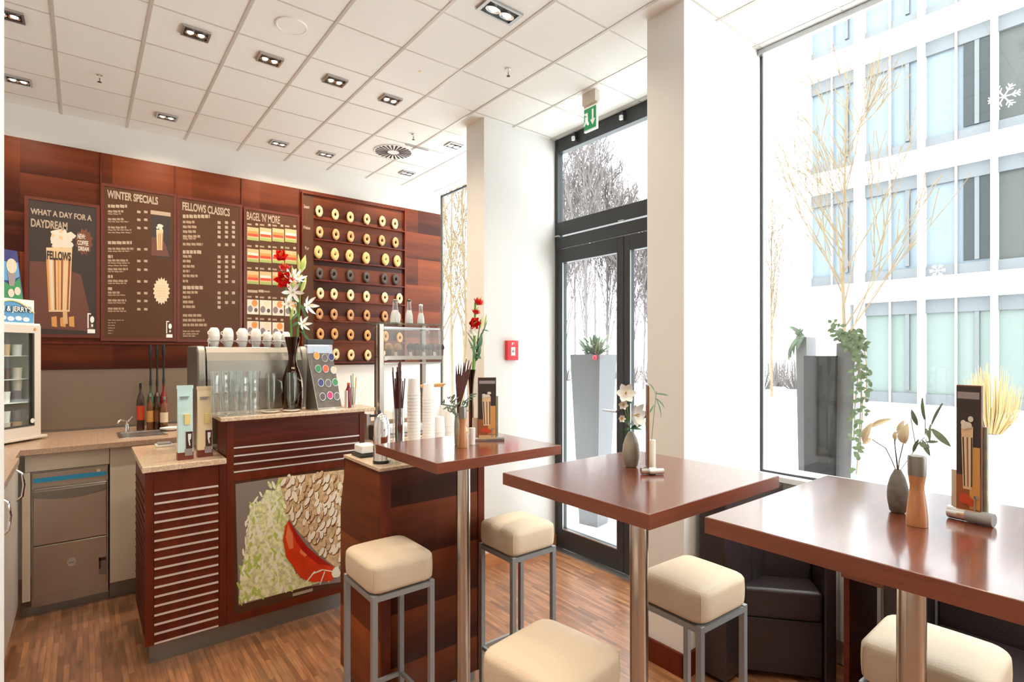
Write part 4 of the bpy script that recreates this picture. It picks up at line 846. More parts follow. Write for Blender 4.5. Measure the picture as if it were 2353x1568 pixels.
# coffee bags on the low wing
def coffee_bag(u, v, top, wpx, body, lab, tilt):
    q = Vector((U(u, v, y=YC+.075+tilt).x, YC+.075+tilt, ZW+.0005)); kv, kh = K(q); h = U(u, top, y=q.y).z-ZW; w_ = wpx*kh/1.10; d = w_*.62
    t = thing('coffee_bag', q, lab, 'bag', 'coffee bags on the low counter')
    def shell(z0, z1, e, mt_, name, par):
        b = MB(); ls = []
        for k in range(9):
            f = z0+(z1-z0)*k/8; tz = max(0, (f-.25)/.75); dy = d*(1-tz**1.3*.93)/2; ww = w_/2*(1-.05*math.sin(math.pi*f)); ls.append([(-ww-e, -dy-e), (-ww*.3, -dy*1.08-e), (ww*.3, -dy*1.08-e), (ww+e, -dy-e), (ww*.96+e, 0), (ww+e, dy+e), (-ww-e, dy+e), (-ww*.96-e, 0)])
        vs = [(q.x+x, q.y+y, q.z+(z0+(z1-z0)*k/8)*h) for k, L_ in enumerate(ls) for x, y in L_]; fs = []
        for k in range(8):
            for i in range(8): fs.append((k*8+i, k*8+(i+1) % 8, (k+1)*8+(i+1) % 8, (k+1)*8+i))
        b.add(vs, fs+[tuple(range(8))[::-1], tuple(range(64, 72))], True); return b.build(name, mt_, par)
    shell(0, 1, 0, body, 'bag_body', t); shell(0.0005, .10, .0012, 'bag_brown', 'bottom_band', t)
    yf = q.y-d/2*1.09-.002
    b = MB(); b.box(q.x-.004, q.x+w_*.28, yf-.001, yf+.012, q.z+h*.48, q.z+h*.62); b.build('sticker', 'yellow_note', t)
    b = MB(); b.box(q.x+w_*.02, q.x+w_*.44, yf-.001, yf+.004, q.z+h*.15, q.z+h*.38); lo = b.build('emblem', 'logo_dark', t)
    b = MB(); b.mi = 0; b.extr([(q.x+w_*.14, yf-.0015, q.z+h*.35), (q.x+w_*.35, yf-.0015, q.z+h*.35), (q.x+w_*.33, yf-.0015, q.z+h*.28), (q.x+w_*.25, yf-.0015, q.z+h*.265), (q.x+w_*.30, yf-.0015, q.z+h*.19), (q.x+w_*.22, yf-.0015, q.z+h*.19), (q.x+w_*.15, yf-.0015, q.z+h*.27)], (0, -.0006, 0)); b.build('emblem_figure', 'white', lo)
    b = MB(); b.box(q.x-w_*.05, q.x+w_*.44, yf-.002, yf, q.z+h*.055, q.z+h*.145); b.build('brand_tag', 'mullion', t)
    b = MB(); [b.box(q.x-w_*.33, q.x+w_*(.25-.1*(k % 2)), yf+d*.24-.001, yf+d*.25+.006, q.z+h*(.85-.025*k), q.z+h*(.862-.025*k)) for k in range(2)]; b.build('print_line', 'receipt', t)
    b = MB(); b.box(q.x-w_/2-.002, q.x+w_/2+.002, q.y-.004, q.y+.004, q.z+h*.965, q.z+h+.004); b.build('top_fold', body, t)
coffee_bag(425, 1045, 888, 40, 'mint', 'light blue coffee bag with a yellow sticker, left one on the low counter', 0)
coffee_bag(470, 1038, 890, 38, 'bag_beige', 'beige coffee bag with a yellow sticker, right one on the low counter', .025)
q = U(386, 1030, z=ZW); t = thing('card_tray', (q.x-.01, q.y+.05, ZW), 'small white tray with cards behind the blue coffee bag', 'tray')
b = MB(); b.box(q.x-.05, q.x+.03, q.y+.04, q.y+.13, ZW+.0005, ZW+.012); b.build('tray', 'white_plastic', t, .002); b = MB(); b.box(q.x-.04, q.x+.022, q.y+.05, q.y+.12, ZW+.0125, ZW+.020); b.build('card_stack', 'receipt', t)
# ================================================================ pastry case on the right end
yc = 3.02; X0, X1 = U(872, 900, y=yc).x, U(1014, 900, y=yc).x; zc = U(940, 742, y=yc).z; zsh = U(940, 818, y=yc).z
t = thing('pastry_case', ((X0+X1)/2, yc+.12, ZW), 'glass and steel pastry display case standing on the counter end', 'display case')
b = MB(); b.box(X0, X0+.030, yc, yc+.035, ZW+.02, zc-.012); b.box(X0+.035, X0+.055, yc+.12, yc+.155, ZW+.02, zc-.012); b.build('post', 'steel', t, .003)
b = MB(); b.box(X1-.085, X1-.055, yc+.10, yc+.13, ZW+.02, zc-.012); b.build('post', 'steel', t, .003)
b = MB(); b.box(X0, X1-.02, yc, yc+.165, ZW+.0005, ZW+.0195); b.build('base', 'steel', t, .003)
b = MB(); b.box(X0-.004, X1, yc-.004, yc+.17, zc-.0115, zc); b.build('top', 'greenish_glass', t)
b = MB(); b.box(X0+.031, X1-.01, yc+.002, yc+.02, zc-.040, zc-.028); b.box(X0+.031, X1-.01, yc+.145, yc+.163, zc-.040, zc-.028); b.build('light_bar', 'aluminium', t)
b = MB(); b.box(X0+.031, X1+.004, yc+.0, yc+.163, zsh-.012, zsh-.002); b.build('shelf', 'greenish_glass', t)
b = MB(); b.box(X0+.031, X1+.002, yc-.003, yc+.0, zsh-.024, zsh); b.box(X0+.031, X1, yc, yc+.01, zsh-.05, zsh-.04); b.build('shelf_rail', 'steel', t)
b = MB(); b.extr([(X1+.002, yc-.002, zsh), (X1+.002, yc+.163, zsh), (X1-.004, yc+.163, zc-.012), (X1-.004, yc-.002, zc-.012)], (.003, 0, 0)); b.box(X0+.031, X1-.004, yc-.007, yc-.004, zsh, zc-.045); b.build('glazing', 'clear_glass', t)
b = MB(); b.box(X0+.07, X1-.07, yc+.02, yc+.15, ZW+.02, ZW+.06); b.build('drawer', 'white_plastic', t, .004)
mat('muffin_dark', (.055, .022, .012), .8, var=.5, vs=60); mat('muffin_tan', (.50, .25, .10), .8, var=.3, vs=60); mat('muffin_case', (.16, .07, .04), .6)
for i, u in enumerate((893, 922, 944, 965, 985, 1003, 1016)):
    q = Vector((U(u, 800, y=yc+.05).x-(.012 if i > 4 else 0), yc+.05+(.045 if i % 2 else 0), zsh-.0015)); r = .0235
    t_ = thing('muffin', q, '%s muffin, %s from the left on the pastry case shelf' % ('tan' if i < 2 else 'dark chocolate', ORD[i]), 'muffin', 'muffins in the pastry case')
    b = MB(); b.lathe([(r*.7, 0), (r*.95, .040), (0, .040)], q, 20); b.build('paper_case', 'muffin_case', t_)
    b = MB(); b.lathe([(r*.95, .0405), (r*1.12, .050), (r*1.0, .066), (r*.6, .078), (0, .082)], q, 20); b.build('top', 'muffin_tan' if i < 2 else 'muffin_dark', t_)
for i, u in enumerate((911, 945, 975, 1000)):
    q = U(u, 803, y=yc+.006); b = MB(); b.extr([(q.x-.010, yc+.010, zsh-.0015), (q.x+.010, yc+.010, zsh-.0015), (q.x+.010, yc+.016, zsh+.024), (q.x-.010, yc+.016, zsh+.024)], (0, .0012, 0)); tag(b.build('price_card', 'lid_beige'), 'cream price card, %s from the left in front of the muffins' % ORD[i], 'card', 'price cards in the pastry case')
for i, (u, top, m) in enumerate(((908, 690, .030), (940, 690, .024), (967, 701, .022))):
    q = Vector((U(u, 740, y=yc+.10).x, yc+.10, zc+.0005)); h = U(u, top, y=q.y).z-zc; r = m
    t_ = thing('milk_bottle', q, ['largest clear bottle of milk on top of the pastry case, leftmost', 'middle bottle of milk on top of the pastry case', 'smallest bottle of milk on top of the pastry case, rightmost'][i], 'bottle', 'milk bottles on the pastry case')
    b = MB(); b.lathe([(r, 0), (r, .004), (r*.92, h*.35), (r*.55, h*.62), (r*.45, h*.9), (r*.52, h), (r*.46, h), (r*.4, h*.88), (0, h*.88)], q, 20); b.build('bottle_body', 'clear_glass', t_)
    b = MB(); b.lathe([(r*.93, .003), (r*.86, h*.34), (r*.55, h*.56), (0, h*.56)], q, 20); b.build('milk', 'white', t_)
    b = MB(); b.lathe([(r*.56, h*.93), (r*.60, h*.95), (r*.60, h*1.0), (r*.2, h*1.03), (0, h*1.03)], q, 16); b.build('lid', ['mullion', 'lid_brown', 'paper'][i], t_)
# brass-coloured tray and grinder-like black terminal behind
q = U(985, 885, y=2.95); b = MB(); b.extr([(q.x-.10, 2.90, q.z), (q.x+.10, 2.90, q.z+.008), (q.x+.075, 2.90, q.z-.012), (q.x-.06, 2.90, q.z-.014)], (0, .08, 0)); b.mi = 1; b.box(q.x-.02, q.x+.01, 2.93, 2.95, ZW, q.z-.014)
tag(b.build('wooden_tray', ['cup_caramel', 'steel']), 'small golden wooden tray on a steel foot below the pastry shelf', 'tray')
q = Vector((U(860, 990, y=2.99).x+.02, 3.0, ZW)); t = thing('card_terminal', q, 'black till terminal between the coffee counter and the pastry case', 'till')
b = MB(); b.box(q.x-.025, q.x+.035, 2.985, 3.06, ZW+.0005, ZW+.085); b.build('body', 'black', t, .004)
b = MB(); b.box(q.x-.045, q.x+.03, 2.99, 3.0, ZW+.14, ZW+.153); b.box(q.x+.010, q.x+.024, 2.995, 3.005, ZW+.0855, ZW+.175); b.build('arm', 'black', t)
b = MB(); b.box(q.x-.032, q.x-.006, 3.07, 3.12, ZW+.0005, ZW+.15); tag(b.build('milk_carton', 'paper'), 'white carton standing behind the black till terminal', 'carton')
# ================================================================ self-service things on the wooden box
def stand(u, y, z): return Vector((U(u, 1000, y=y).x, y, z))
q = stand(877, 2.035, ZX+.0005); h = U(877, 950, y=2.035).z-ZX; r = .034
t = thing('sugar_dispenser', q, 'shiny chrome dome-topped dispenser at the left end of the service box', 'dispenser')
b = MB(); b.lathe([(r, 0), (r, h*.68), (r*.94, h*.80), (r*.78, h*.90), (r*.45, h*.97), (0, h)], q, 28); b.build('body', 'chrome', t)
b = MB(); b.lathe([(r*1.03, 0), (r*1.03, .012)], q, 28); b.build('base_ring', 'black', t)
q = stand(836, 2.22, ZX+.0005); t = thing('napkin_holder', q, 'black tray holding folded white napkins at the box corner', 'napkin holder')
q.x = max(q.x, xb0+.045); t.location = q
b = MB(); b.box(q.x-.036, q.x+.045, 2.17, 2.27, ZX+.0005, ZX+.014); b.build('tray', 'black', t, .003); b = MB(); b.box(q.x-.028, q.x+.04, 2.18, 2.26, ZX+.0145, ZX+.050); b.build('napkins', 'paper', t, .006)
for i, (u, yy) in enumerate(((908, 1.985), (930, 2.02))):
    q = Vector((U(u, 1060, y=yy).x, yy, ZX+.0005)); b = MB(); b.lathe([(.026, 0), (.030, .006), (.032, .020), (.028, .020), (.024, .007), (0, .007)], q, 18); tag(b.build('glass_bowl', 'glass_thick', origin=q), ['low clear glass bowl under the first table, nearer the chrome dispenser', 'low clear glass bowl under the first table, further right'][i], 'bowl', 'glass bowls under the first table')
# glass of brown stirrers
q = stand(916, 2.14, ZX+.0005); h0 = U(916, 938, y=q.y).z-ZX; h1 = U(916, 835, y=q.y).z-ZX
t = thing('stirrer_glass', q, 'cylindrical glass packed with brown stirring sticks', 'glass')
b = MB(); b.lathe([(.025, 0), (.0255, h0), (.0235, h0), (.023, .006), (0, .006)], q, 24); b.build('glass', 'clear_glass', t)
rr = random.Random(9)
for k in range(34):
    a = rr.uniform(0, 6.28); d = Vector((math.cos(a), math.sin(a), 0)); e = rr.uniform(.2, 1); hh = h1*rr.uniform(.80, 1.06)
    b = MB(); b.tube([q+d*.012*e+Vector((0, 0, .008)), q+d*(.018*e)+Vector((0, 0, h0)), q+d*.030*e+Vector((0, 0, hh))], [.0024, .0034, .0026], 5)
    tag(b.build('stirring_stick', 'stick_brown', origin=q), 'thin brown stirring stick in the packed cylindrical glass', 'stirrer', 'brown stirring sticks')
def cup_stack(u, y, top, wpx, n, lab):
    q = stand(u, y, ZX+.0005); kv, kh = K(q); H_ = U(u, top, y=y).z-q.z; r = wpx*kh/2; ch = min(.075, H_*.8); pitch = (H_-ch)/max(1, n-1)
    for k in range(n):
        c = q+Vector((0, 0, k*pitch)); g = r*.80
        b = MB(); b.lathe([(g*1.0, ch) if False else (r, 0), (r*1.012, .001), (r*1.012, .004), (r*.99, .0045), (g, ch), (0, ch)], c, 22)
        tag(b.build('paper_cup', 'kraft' if (k*pitch < H_*.12) else 'paper', origin=c), '%s cup, one of many nested in %s' % ('tan' if (k*pitch < H_*.12) else 'white', lab), 'paper cup', '%s cups in %s' % ('tan' if (k*pitch < H_*.12) else 'white', lab))
cup_stack(951, 2.20, 870, 31, 18, 'the tallest white cup stack')
cup_stack(985, 2.22, 882, 29, 17, 'the second tall white cup stack')
cup_stack(1010, 2.24, 958, 26, 3, 'the short white cup stack')
cup_stack(1033, 2.26, 944, 25, 4, 'the short cup stack behind the green vase')
# ================================================================ bar tables
ZB = 1.10
mat('post_steel', (.66, .62, .57), .20, 1.)
def bar_table(x0, x1, y0, y1, cx_, cy_, lab):
    t = thing('bar_table', (cx_, cy_, 0), lab, 'table', 'square bar tables')
    b = MB(); b.box(x0+.0015, x1-.0015, y0+.0015, y1-.0015, ZB-.034, ZB); b.build('tabletop', 'table_wood', t, .0015)
    b = MB(); e = .0014
    for a, c, d, f in ((x0, x1, y0, y0+e), (x0, x1, y1-e, y1), (x0, x0+e, y0+e, y1-e), (x1-e, x1, y0+e, y1-e)): b.box(a, c, d, f, ZB-.034, ZB-.001)
    b.build('edge_band', 'table_edge', t)
    b = MB(); b.lathe([(.026, .012), (.026, ZB-.040)], (cx_, cy_, 0), 32); b.build('post', 'post_steel', t)
    b = MB(); b.lathe([(.085, 0), (.085, .006), (.03, .012), (0, .012)], (cx_, cy_, 0), 32); b.build('base_plate', 'chrome', t)
    b = MB(); b.lathe([(.06, ZB-.0395), (.06, ZB-.0345)], (cx_, cy_, 0), 24); b.build('mounting_plate', 'black', t)
    return t
bar_table(.865, 1.400, 1.465, 1.913, 1.118, 1.70, 'square wooden bar table on a chrome post in front of the wooden service box')
bar_table(.950, 1.536, .722, 1.237, 1.243, .98, 'middle square wooden bar table, nearest the beige pillar face')
bar_table(1.030, 1.650, .050, .640, 1.345, .36, 'wooden bar table at the right edge, nearest the viewer')
# ================================================================ stools
ZS = .752
def stool(cx_, cy_, wx, wy, rz, lab, i):
    t = thing('bar_stool', (0, 0, 0), lab, 'stool', 'cream bar stools')
    hx, hy, th = wx/2, wy/2, .105; vs = []; b = MB(); N = 14
    # cushion: rounded box with a gently domed top
    def grid(fn, flip):
        o = [fn(i_/N, j_/N) for j_ in range(N+1) for i_ in range(N+1)]; f = []
        for j_ in range(N):
            for i_ in range(N):
                a = j_*(N+1)+i_; q = (a, a+1, a+N+2, a+N+1); f.append(q[::-1] if flip else q)
        b.add(o, f, True)
    def pt(x, y, z):                                   # rounding of a unit cube to soft corners
        r_ = .34; v = Vector((x, y, z)); c = Vector([max(-1+r_, min(1-r_, q)) for q in v]); d = v-c
        if d.length > 1e-6: d = d.normalized()*r_
        if z < 0: kk = 1
        v = c+d; dome = .34*(1-abs(v.x)**2.4)*(1-abs(v.y)**2.4) if v.z > .4 else 0
        bul = 1+.025*(1-v.z*v.z)
        return Vector((v.x*hx*bul, v.y*hy*bul, ZS-th/2+(v.z+dome*.55-.12)*th/2))
    grid(lambda a, c: pt(2*a-1, 2*c-1, 1), False); grid(lambda a, c: pt(2*a-1, 2*c-1, -1), True)
    grid(lambda a, c: pt(2*a-1, -1, 2*c-1), False); grid(lambda a, c: pt(2*a-1, 1, 2*c-1), True)
    grid(lambda a, c: pt(-1, 2*a-1, 2*c-1), True); grid(lambda a, c: pt(1, 2*a-1, 2*c-1), False)
    b.build('cushion', 'leather', t)
    b = MB()
    for sx in (-1, 1):
        for sy in (-1, 1): p = [pt(sx, sy, z/6) for z in range(-5, 5)]; b.tube([q+Vector((sx, sy, 0))*.0004 for q in p], .0011, 6)
    b.build('seam', 'seam', t)
    zf = ZS-th-.005; s_ = .0095; ix, iy = hx-.012, hy-.012
    b = MB(); tz = .018
    for sy in (-1, 1): b.box(-ix+s_, ix-s_, sy*iy-s_, sy*iy+s_, zf-tz, zf)
    for sx in (-1, 1): b.box(sx*ix-s_, sx*ix+s_, -iy+s_, iy-s_, zf-tz, zf)
    b.build('seat_frame', 'stool_metal', t)
    for sx in (-1, 1):
        for sy in (-1, 1): b = MB(); b.box(sx*ix-s_, sx*ix+s_, sy*iy-s_, sy*iy+s_, 0, zf+.003); b.build('leg', 'stool_metal', t, .0012)
    b = MB()
    for sy in (-1, 1): b.box(-ix+s_, ix-s_, sy*iy-.006, sy*iy+.006, .20, .215)
    for sx in (-1, 1): b.box(sx*ix-.006, sx*ix+.006, -iy+s_, iy-s_, .20, .215)
    b.build('footrest', 'stool_metal', t)
    t.location = (cx_, cy_, 0); t.rotation_euler.z = rz; return t
# centres and seat sizes read from the seat corners on the floor plan
stool(.857, 1.787, .238, .255, 0, 'cream leather bar stool in front of the wooden service box, leftmost stool', 0)
stool(1.420, 1.750, .235, .232, 0, 'cream leather bar stool between the first table and the entrance door', 1)
stool(1.535, .995, .255, .232, -.03, 'cream leather bar stool to the right of the middle table post', 2)
stool(.872, .945, .245, .250, .14, 'cream leather bar stool at the bottom centre, its seat filling the foreground', 3)
stool(1.610, .385, .252, .252, .03, 'cream leather bar stool at the bottom right behind the near table post', 4)
# ================================================================ things on the bar tables
def on(u, v): p = U(u, v, z=ZB); return Vector((p.x, p.y, ZB+.0005))
def bulb_vase(u, vb, vt, wpx, m, lab, prof=None, name='bud_vase'):
    q = on(u, vb); kv, kh = K(q); H_ = (vb-vt)*kv; r = wpx*kh/2
    pr = prof or [(.60, 0), (.78, .04), (.96, .28), (1.0, .42), (.93, .62), (.70, .82), (.42, .95), (.32, 1.0)]
    t = thing(name, q, lab, 'vase'); b = MB(); b.lathe([(r*a, H_*z) for a, z in pr]+[(r*pr[-1][0]*.7, H_), (r*pr[-1][0]*.6, H_*.8), (0, H_*.8)], q, 28); b.build('body', m, t); return t, q, H_, r
def pepper_mill(u, vb, vt, wpx, lab):
    q = on(u, vb); kv, kh = K(q); H_ = (vb-vt)*kv; r = wpx*kh/2; t = thing('pepper_mill', q, lab, 'pepper mill', 'wooden pepper mills')
    b = MB(); b.lathe([(r*.98, 0), (r, .003), (r*.98, H_*.12), (r*.86, H_*.30), (r*.68, H_*.48), (r*.66, H_*.56), (r*.74, H_*.64), (r*.82, H_*.71)], q, 28); b.build('body', 'mill_wood', t)
    b = MB(); b.lathe([(r*.83, H_*.711), (r*.84, H_*.73), (r*.86, H_*.95), (r*.80, H_*.985), (r*.3, H_), (0, H_)], q, 28); b.build('steel_top', 'brushed', t); return t, q, H_
def card_stand(u, vb, vt, wpx, rz, lab, lean=0, base='cyl', side_card=True):
    q = on(u, vb); kv, kh = K(q); H_ = (vb-vt)*kv; w_ = wpx*kh/abs(math.cos(0)); t = thing('menu_stand', (0, 0, 0), lab, 'menu stand')
    d = .010
    b = MB(); b.box(-w_/2, w_/2, -d/2, d/2, .004, H_); c = b.build('board', 'badge_print', t, .0015)
    rr = random.Random(4); f = -d/2
    mats = ['night', 'cream_print', 'cup_caramel', 'red_print', 'cup_light', 'cup_brown', 'receipt', 'mullion', 'bread_print']
    b = MB()
    def rc(m, x0, x1, z0, z1, l): b.mi = mats.index(m); b.box(x0*w_, x1*w_, f-.0003*l-.0003, f-.0003*l, z0*H_, z1*H_)
    rc('night', -.48, .48, .02, .99, 1); rc('cup_brown', -.48, .48, .02, .34, 2); rc('cup_caramel', .05, .46, .10, .55, 3); rc('mullion', -.44, .44, .90, .95, 3)
    b.mi = mats.index('cup_light'); b.extr([(-.28*w_, f-.0016, .70*H_), (.20*w_, f-.0016, .70*H_), (.14*w_, f-.0016, .24*H_), (-.20*w_, f-.0016, .24*H_)], (0, -.0003, 0))
    for k in range(5): b.mi = mats.index(['night', 'cream_print', 'cup_brown', 'cream_print', 'night'][k]); b.extr([((-.22+.085*k)*w_, f-.0020, .62*H_), ((-.17+.085*k)*w_, f-.0020, .62*H_), ((-.12+.07*k)*w_, f-.0020, .26*H_), ((-.16+.07*k)*w_, f-.0020, .26*H_)], (0, -.0003, 0))
    b.mi = mats.index('cream_print')
    for k in range(7): b.disc(((rr.uniform(-.2, .14))*w_, f-.0024-.0002*k, (.70+rr.uniform(-.01, .07))*H_), (0, -1, 0), .11*w_, .0002, 10, ry=.022*H_)
    b.mi = mats.index('red_print'); b.disc((-.12*w_, f-.0024, .17*H_), (0, -1, 0), .24*w_, .0003, 12, ry=.04*H_); b.disc((.10*w_, f-.0026, .15*H_), (0, -1, 0), .16*w_, .0003, 12, ry=.03*H_)
    b.mi = mats.index('bread_print'); b.box(-.46*w_, .46*w_, f-.0032, f-.0028, .03*H_, .09*H_)
    b.mi = mats.index('mullion'); b.box(.24*w_, .30*w_, f-.0036, f-.0032, .06*H_, .2*H_); b.box(.24*w_, .42*w_, f-.0036, f-.0032, .18*H_, .2*H_)
    b.build('print', mats, c)
    if side_card:
        b = MB(); b.box(-w_*.80, -w_*.34, d/2+.001, d/2+.004, .006, H_*.36); b.build('small_card', 'lid_beige', t)
        b = MB(); b.box(w_*.42, w_*.62, d/2+.001, d/2+.008, .006, H_*.70); b.build('leaflet', 'stone_green', t)
    b = MB(); rb = .013 if base == 'cyl' else .007
    b.tube([(-w_*.85, 0, rb), (-w_*.1, 0, rb)], rb, 14); b.mi = 1; b.tube([(-w_*.1, -.001, rb), (w_*.95, -.001, rb)], rb*1.02, 14); b.build('base', ['chrome', 'receipt'], t)
    t.location = q; t.rotation_euler.z = rz; return t
def sprig(b, pts, n, L, w_, side=1):
    b.tube(pts, .0012, 5)
def plant(name, lab, q0, stems, leafm, stemm='stem_green', cat='plant', petals=()):
    t = thing(name, q0, lab, cat); b = MB(); y = q0.y
    for pts in stems: b.tube([q0]+[U(u, v, y=y+dy) for u, v, dy in pts], .0013, 6)
    b.build('stem', stemm, t); return t
# --- first table
t, q, H_, r = bulb_vase(1051, 1022, 955, 15, 'stone_green', 'slim green ceramic vase with dark sticks on the first table', [(.8, 0), (.9, .05), (1, .5), (.95, .8), (.7, 1)])
y_ = q.y; qn = q+Vector((0, 0, H_*.9))
t = thing('dark_grass', qn, 'dark brown grass spikes and needle leaves in the green vase', 'plant'); b = MB()
for u1, v1, w_ in ((1048, 838, 4), (1054, 832, 4), (1060, 836, 5), (1072, 824, 6), (1078, 828, 7), (1067, 834, 5), (1084, 832, 5)):
    a = U(1052+(u1-1052)*.2, 925, y=y_); c = U(u1, v1, y=y_-.01); m_ = a.lerp(c, .6); b.tube([qn, a, m_, c], [.001, .0028, .0048, .0012], 6)
b.build('spike', 'stick_brown', t); b = MB(); rr = random.Random(2)
for s_, (u1, v1) in enumerate(((1022, 905), (1015, 925), (1034, 915), (1076, 930), (1083, 905), (1064, 925), (1030, 945))):
    c = U(u1, v1, y=y_-.02); b.tube([qn, qn.lerp(c, .5)+Vector((0, 0, .01)), c], .0012, 5)
    for k in range(7):
        f = .35+.1*k; p = qn.lerp(c, f)+Vector((0, 0, .01*(1-f))); b.leaf(p, p+Vector((rr.uniform(-.03, .03), -.01, rr.uniform(-.008, .028))), .0065, (0, -1, .2), .1, 4)
b.build('leaf', 'leaf_grey', t)
pepper_mill(1063, 1029, 935, 22, 'slim wooden pepper mill with a steel top on the first table')
q = on(1085, 1022); b = MB(); kv, kh = K(q); b.lathe([(.5*14*kh, 0), (.5*15*kh, 38*kv), (.4*15*kh, 38*kv), (0, 34*kv)], q, 22); tag(b.build('white_cup', 'porcelain', origin=q), 'plain white cup between the pepper mill and the menu stand on the first table', 'cup')
card_stand(1119, 1013, 868, 42, -TH+.12, 'narrow brown menu stand with a drink picture on the first table', base='flat')
q = on(1083, 1000); kv, kh = K(q); H_ = (1000-850)*kv
t = thing('tall_vase', q, 'tall brown glass vase behind the menu stand on the first table', 'vase')
b = MB(); b.lathe([(.010, 0), (.011, H_*.4), (.008, H_*.6), (.012, H_*.85), (.020, H_), (.017, H_), (.009, H_*.8), (0, H_*.05)], q, 24); b.build('body', 'brown_glass', t)
y_ = q.y; base_ = q+Vector((0, 0, H_*.3))
t1 = thing('amaryllis', base_, 'red amaryllis with dark leaves in the tall vase on the first table', 'flower')
amaryllis(t1, W(1092, 695, y_), W(1090, 800, y_), [(W(1097, 700, y_), (.15, -.5, .8), .032), (W(1088, 742, y_-.01), (-.2, -1, -.2), .034), (W(1092, 722, y_), (.1, -.4, .9), .026)])
t2 = thing('lily', base_+Vector((.004, 0, 0)), 'pale lily stem with green buds in the tall vase on the first table', 'flower')
b = MB(); b.tube([base_, W(1090, 850, y_), W(1098, 780, y_), W(1104, 735, y_)], .0022, 7); b.build('stem', 'leaf_dark', t2)
b = MB(); 
for d in ((-.6, -1, 0), (.4, -1, .3)): star_flower(b, W(1086, 762, y_-.012), d, .026, 6, 0, .4, .15)
b.build('bloom', 'petal_white', t2)
b = MB()
for (u0, v0, u1, v1, w_) in ((1113, 755, 1118, 722, .008), (1104, 755, 1108, 728, .008)): a, c = W(u0, v0, y_-.005), W(u1, v1, y_-.01); b.tube([a, a.lerp(c, .35), a.lerp(c, .7), c], [.0015, w_/2, w_/2.3, .0006], 8)
b.build('bud', 'bud_green', t2)
b = MB()
for (u0, v0, u1, v1, w_) in ((1092, 830, 1074, 776, .012), (1096, 810, 1106, 765, .022), (1100, 800, 1080, 800, .012), (1094, 830, 1104, 790, .016), (1090, 815, 1106, 825, .018), (1094, 805, 1070, 760, .008), (1108, 758, 1124, 762, .005), (1094, 790, 1120, 735, .007)): b.leaf(W(u0, v0, y_), W(u1, v1, y_-.012), w_, (0, -1, .3), .1)
b.build('leaf', 'leaf_dark', t2)
# --- middle table
t, q, H_, r = bulb_vase(1450, 1073, 993, 40, 'stone_beige', 'marbled beige stone vase with white flowers on the middle table')
y_ = q.y; qn = q+Vector((0, 0, H_*.85)); t = thing('cream_flowers', qn, 'cream flowers with yellow centres in the marbled stone vase', 'flower'); b = MB()
FL = (((1458, 955), (-.1, -1, .1), .045), ((1437, 905), (-.6, -.7, .2), .036), ((1432, 930), (-.8, -.8, -.1), .018), ((1428, 962), (-.6, -1, 0), .014))
for (u, v), d, R in FL: b.tube([qn, U(1447, 980, y=y_), U(u, v, y=y_-.01)], .0013, 6)
b.build('stem', 'stem_green', t)
for (u, v), d, R in FL:
    b = MB(); c = U(u, v, y=y_-.015); star_flower(b, c, d, R, 6, 0, .62, .12); b.mi = 1; dd = Vector(d).normalized()
    for k in range(6): b.tube([c, c+dd*R*.4+Vector((.005*math.cos(k), 0, .005*math.sin(k)))], .001, 5)
    b.build('bloom', ['petal_white', 'pollen'], t)
b = MB()
for (u0, v0, u1, v1, w_) in ((1450, 985, 1472, 965, .010), (1450, 985, 1484, 972, .008), (1445, 985, 1430, 960, .012), (1442, 935, 1450, 905, .010), (1448, 985, 1476, 988, .008), (1446, 985, 1428, 990, .008)): b.leaf(U(u0, v0, y=y_), U(u1, v1, y=y_-.015), w_, (0, -1, .3), .15)
b.build('leaf', 'leaf_dark', t)
q = on(1497, 1090); t = thing('menu_stand', (0, 0, 0), 'slim menu card seen edge-on in a polished stone base on the middle table', 'menu stand')
kv, kh = K(q); H_ = (1085-882)*kv
b = MB(); b.box(-.004, .0, -.002, .075, .012, H_); b.build('board', 'badge_print', t); b = MB(); b.box(.0005, .004, .02, .070, .012, H_*.98); b.build('leaflet', 'lid_beige', t)
b = MB(); b.tube([(-.022, .0, .010), (.020, .01, .010)], .010, 12); b.tube([(.0, -.004, .009), (.04, .012, .009)], .0085, 12); b.build('base', 'chrome', t)
t.location = q+Vector((-.012, .0, 0)); t.rotation_euler.z = -TH-.17
q = on(1502, 1080)+Vector((.008, .012, 0)); b = MB(); kv, kh = K(q); q2 = q+Vector((0, 0, 0)); b.lathe([(8.5*kh, 0), (8.5*kh, 66*kv), (7.5*kh, 66*kv), (0, 64*kv)], q, 24); tag(b.build('candle', 'candle', origin=q), 'cream pillar candle standing against the slim menu stand', 'candle')
y_ = q.y; qn = q+Vector((.006, .01, .0)); t = thing('olive_sprig', qn+Vector((0, 0, 66*kv)), 'thin olive sprig leaning beside the slim menu stand', 'plant')
b = MB(); b.tube([U(1497, 1015, y=y_), U(1503, 950, y=y_), U(1508, 900, y=y_)], .0009, 5); b.build('stem', 'leaf_dark', t)
b = MB()
for (u0, v0, u1, v1) in ((1505, 905, 1537, 910), (1507, 915, 1519, 965), (1506, 915, 1528, 940), (1503, 930, 1476, 965), (1505, 905, 1490, 880)): b.leaf(U(u0, v0, y=y_), U(u1, v1, y=y_-.006), .006, (0, -1, .3), .08)
b.build('leaf', 'leaf_dark', t)
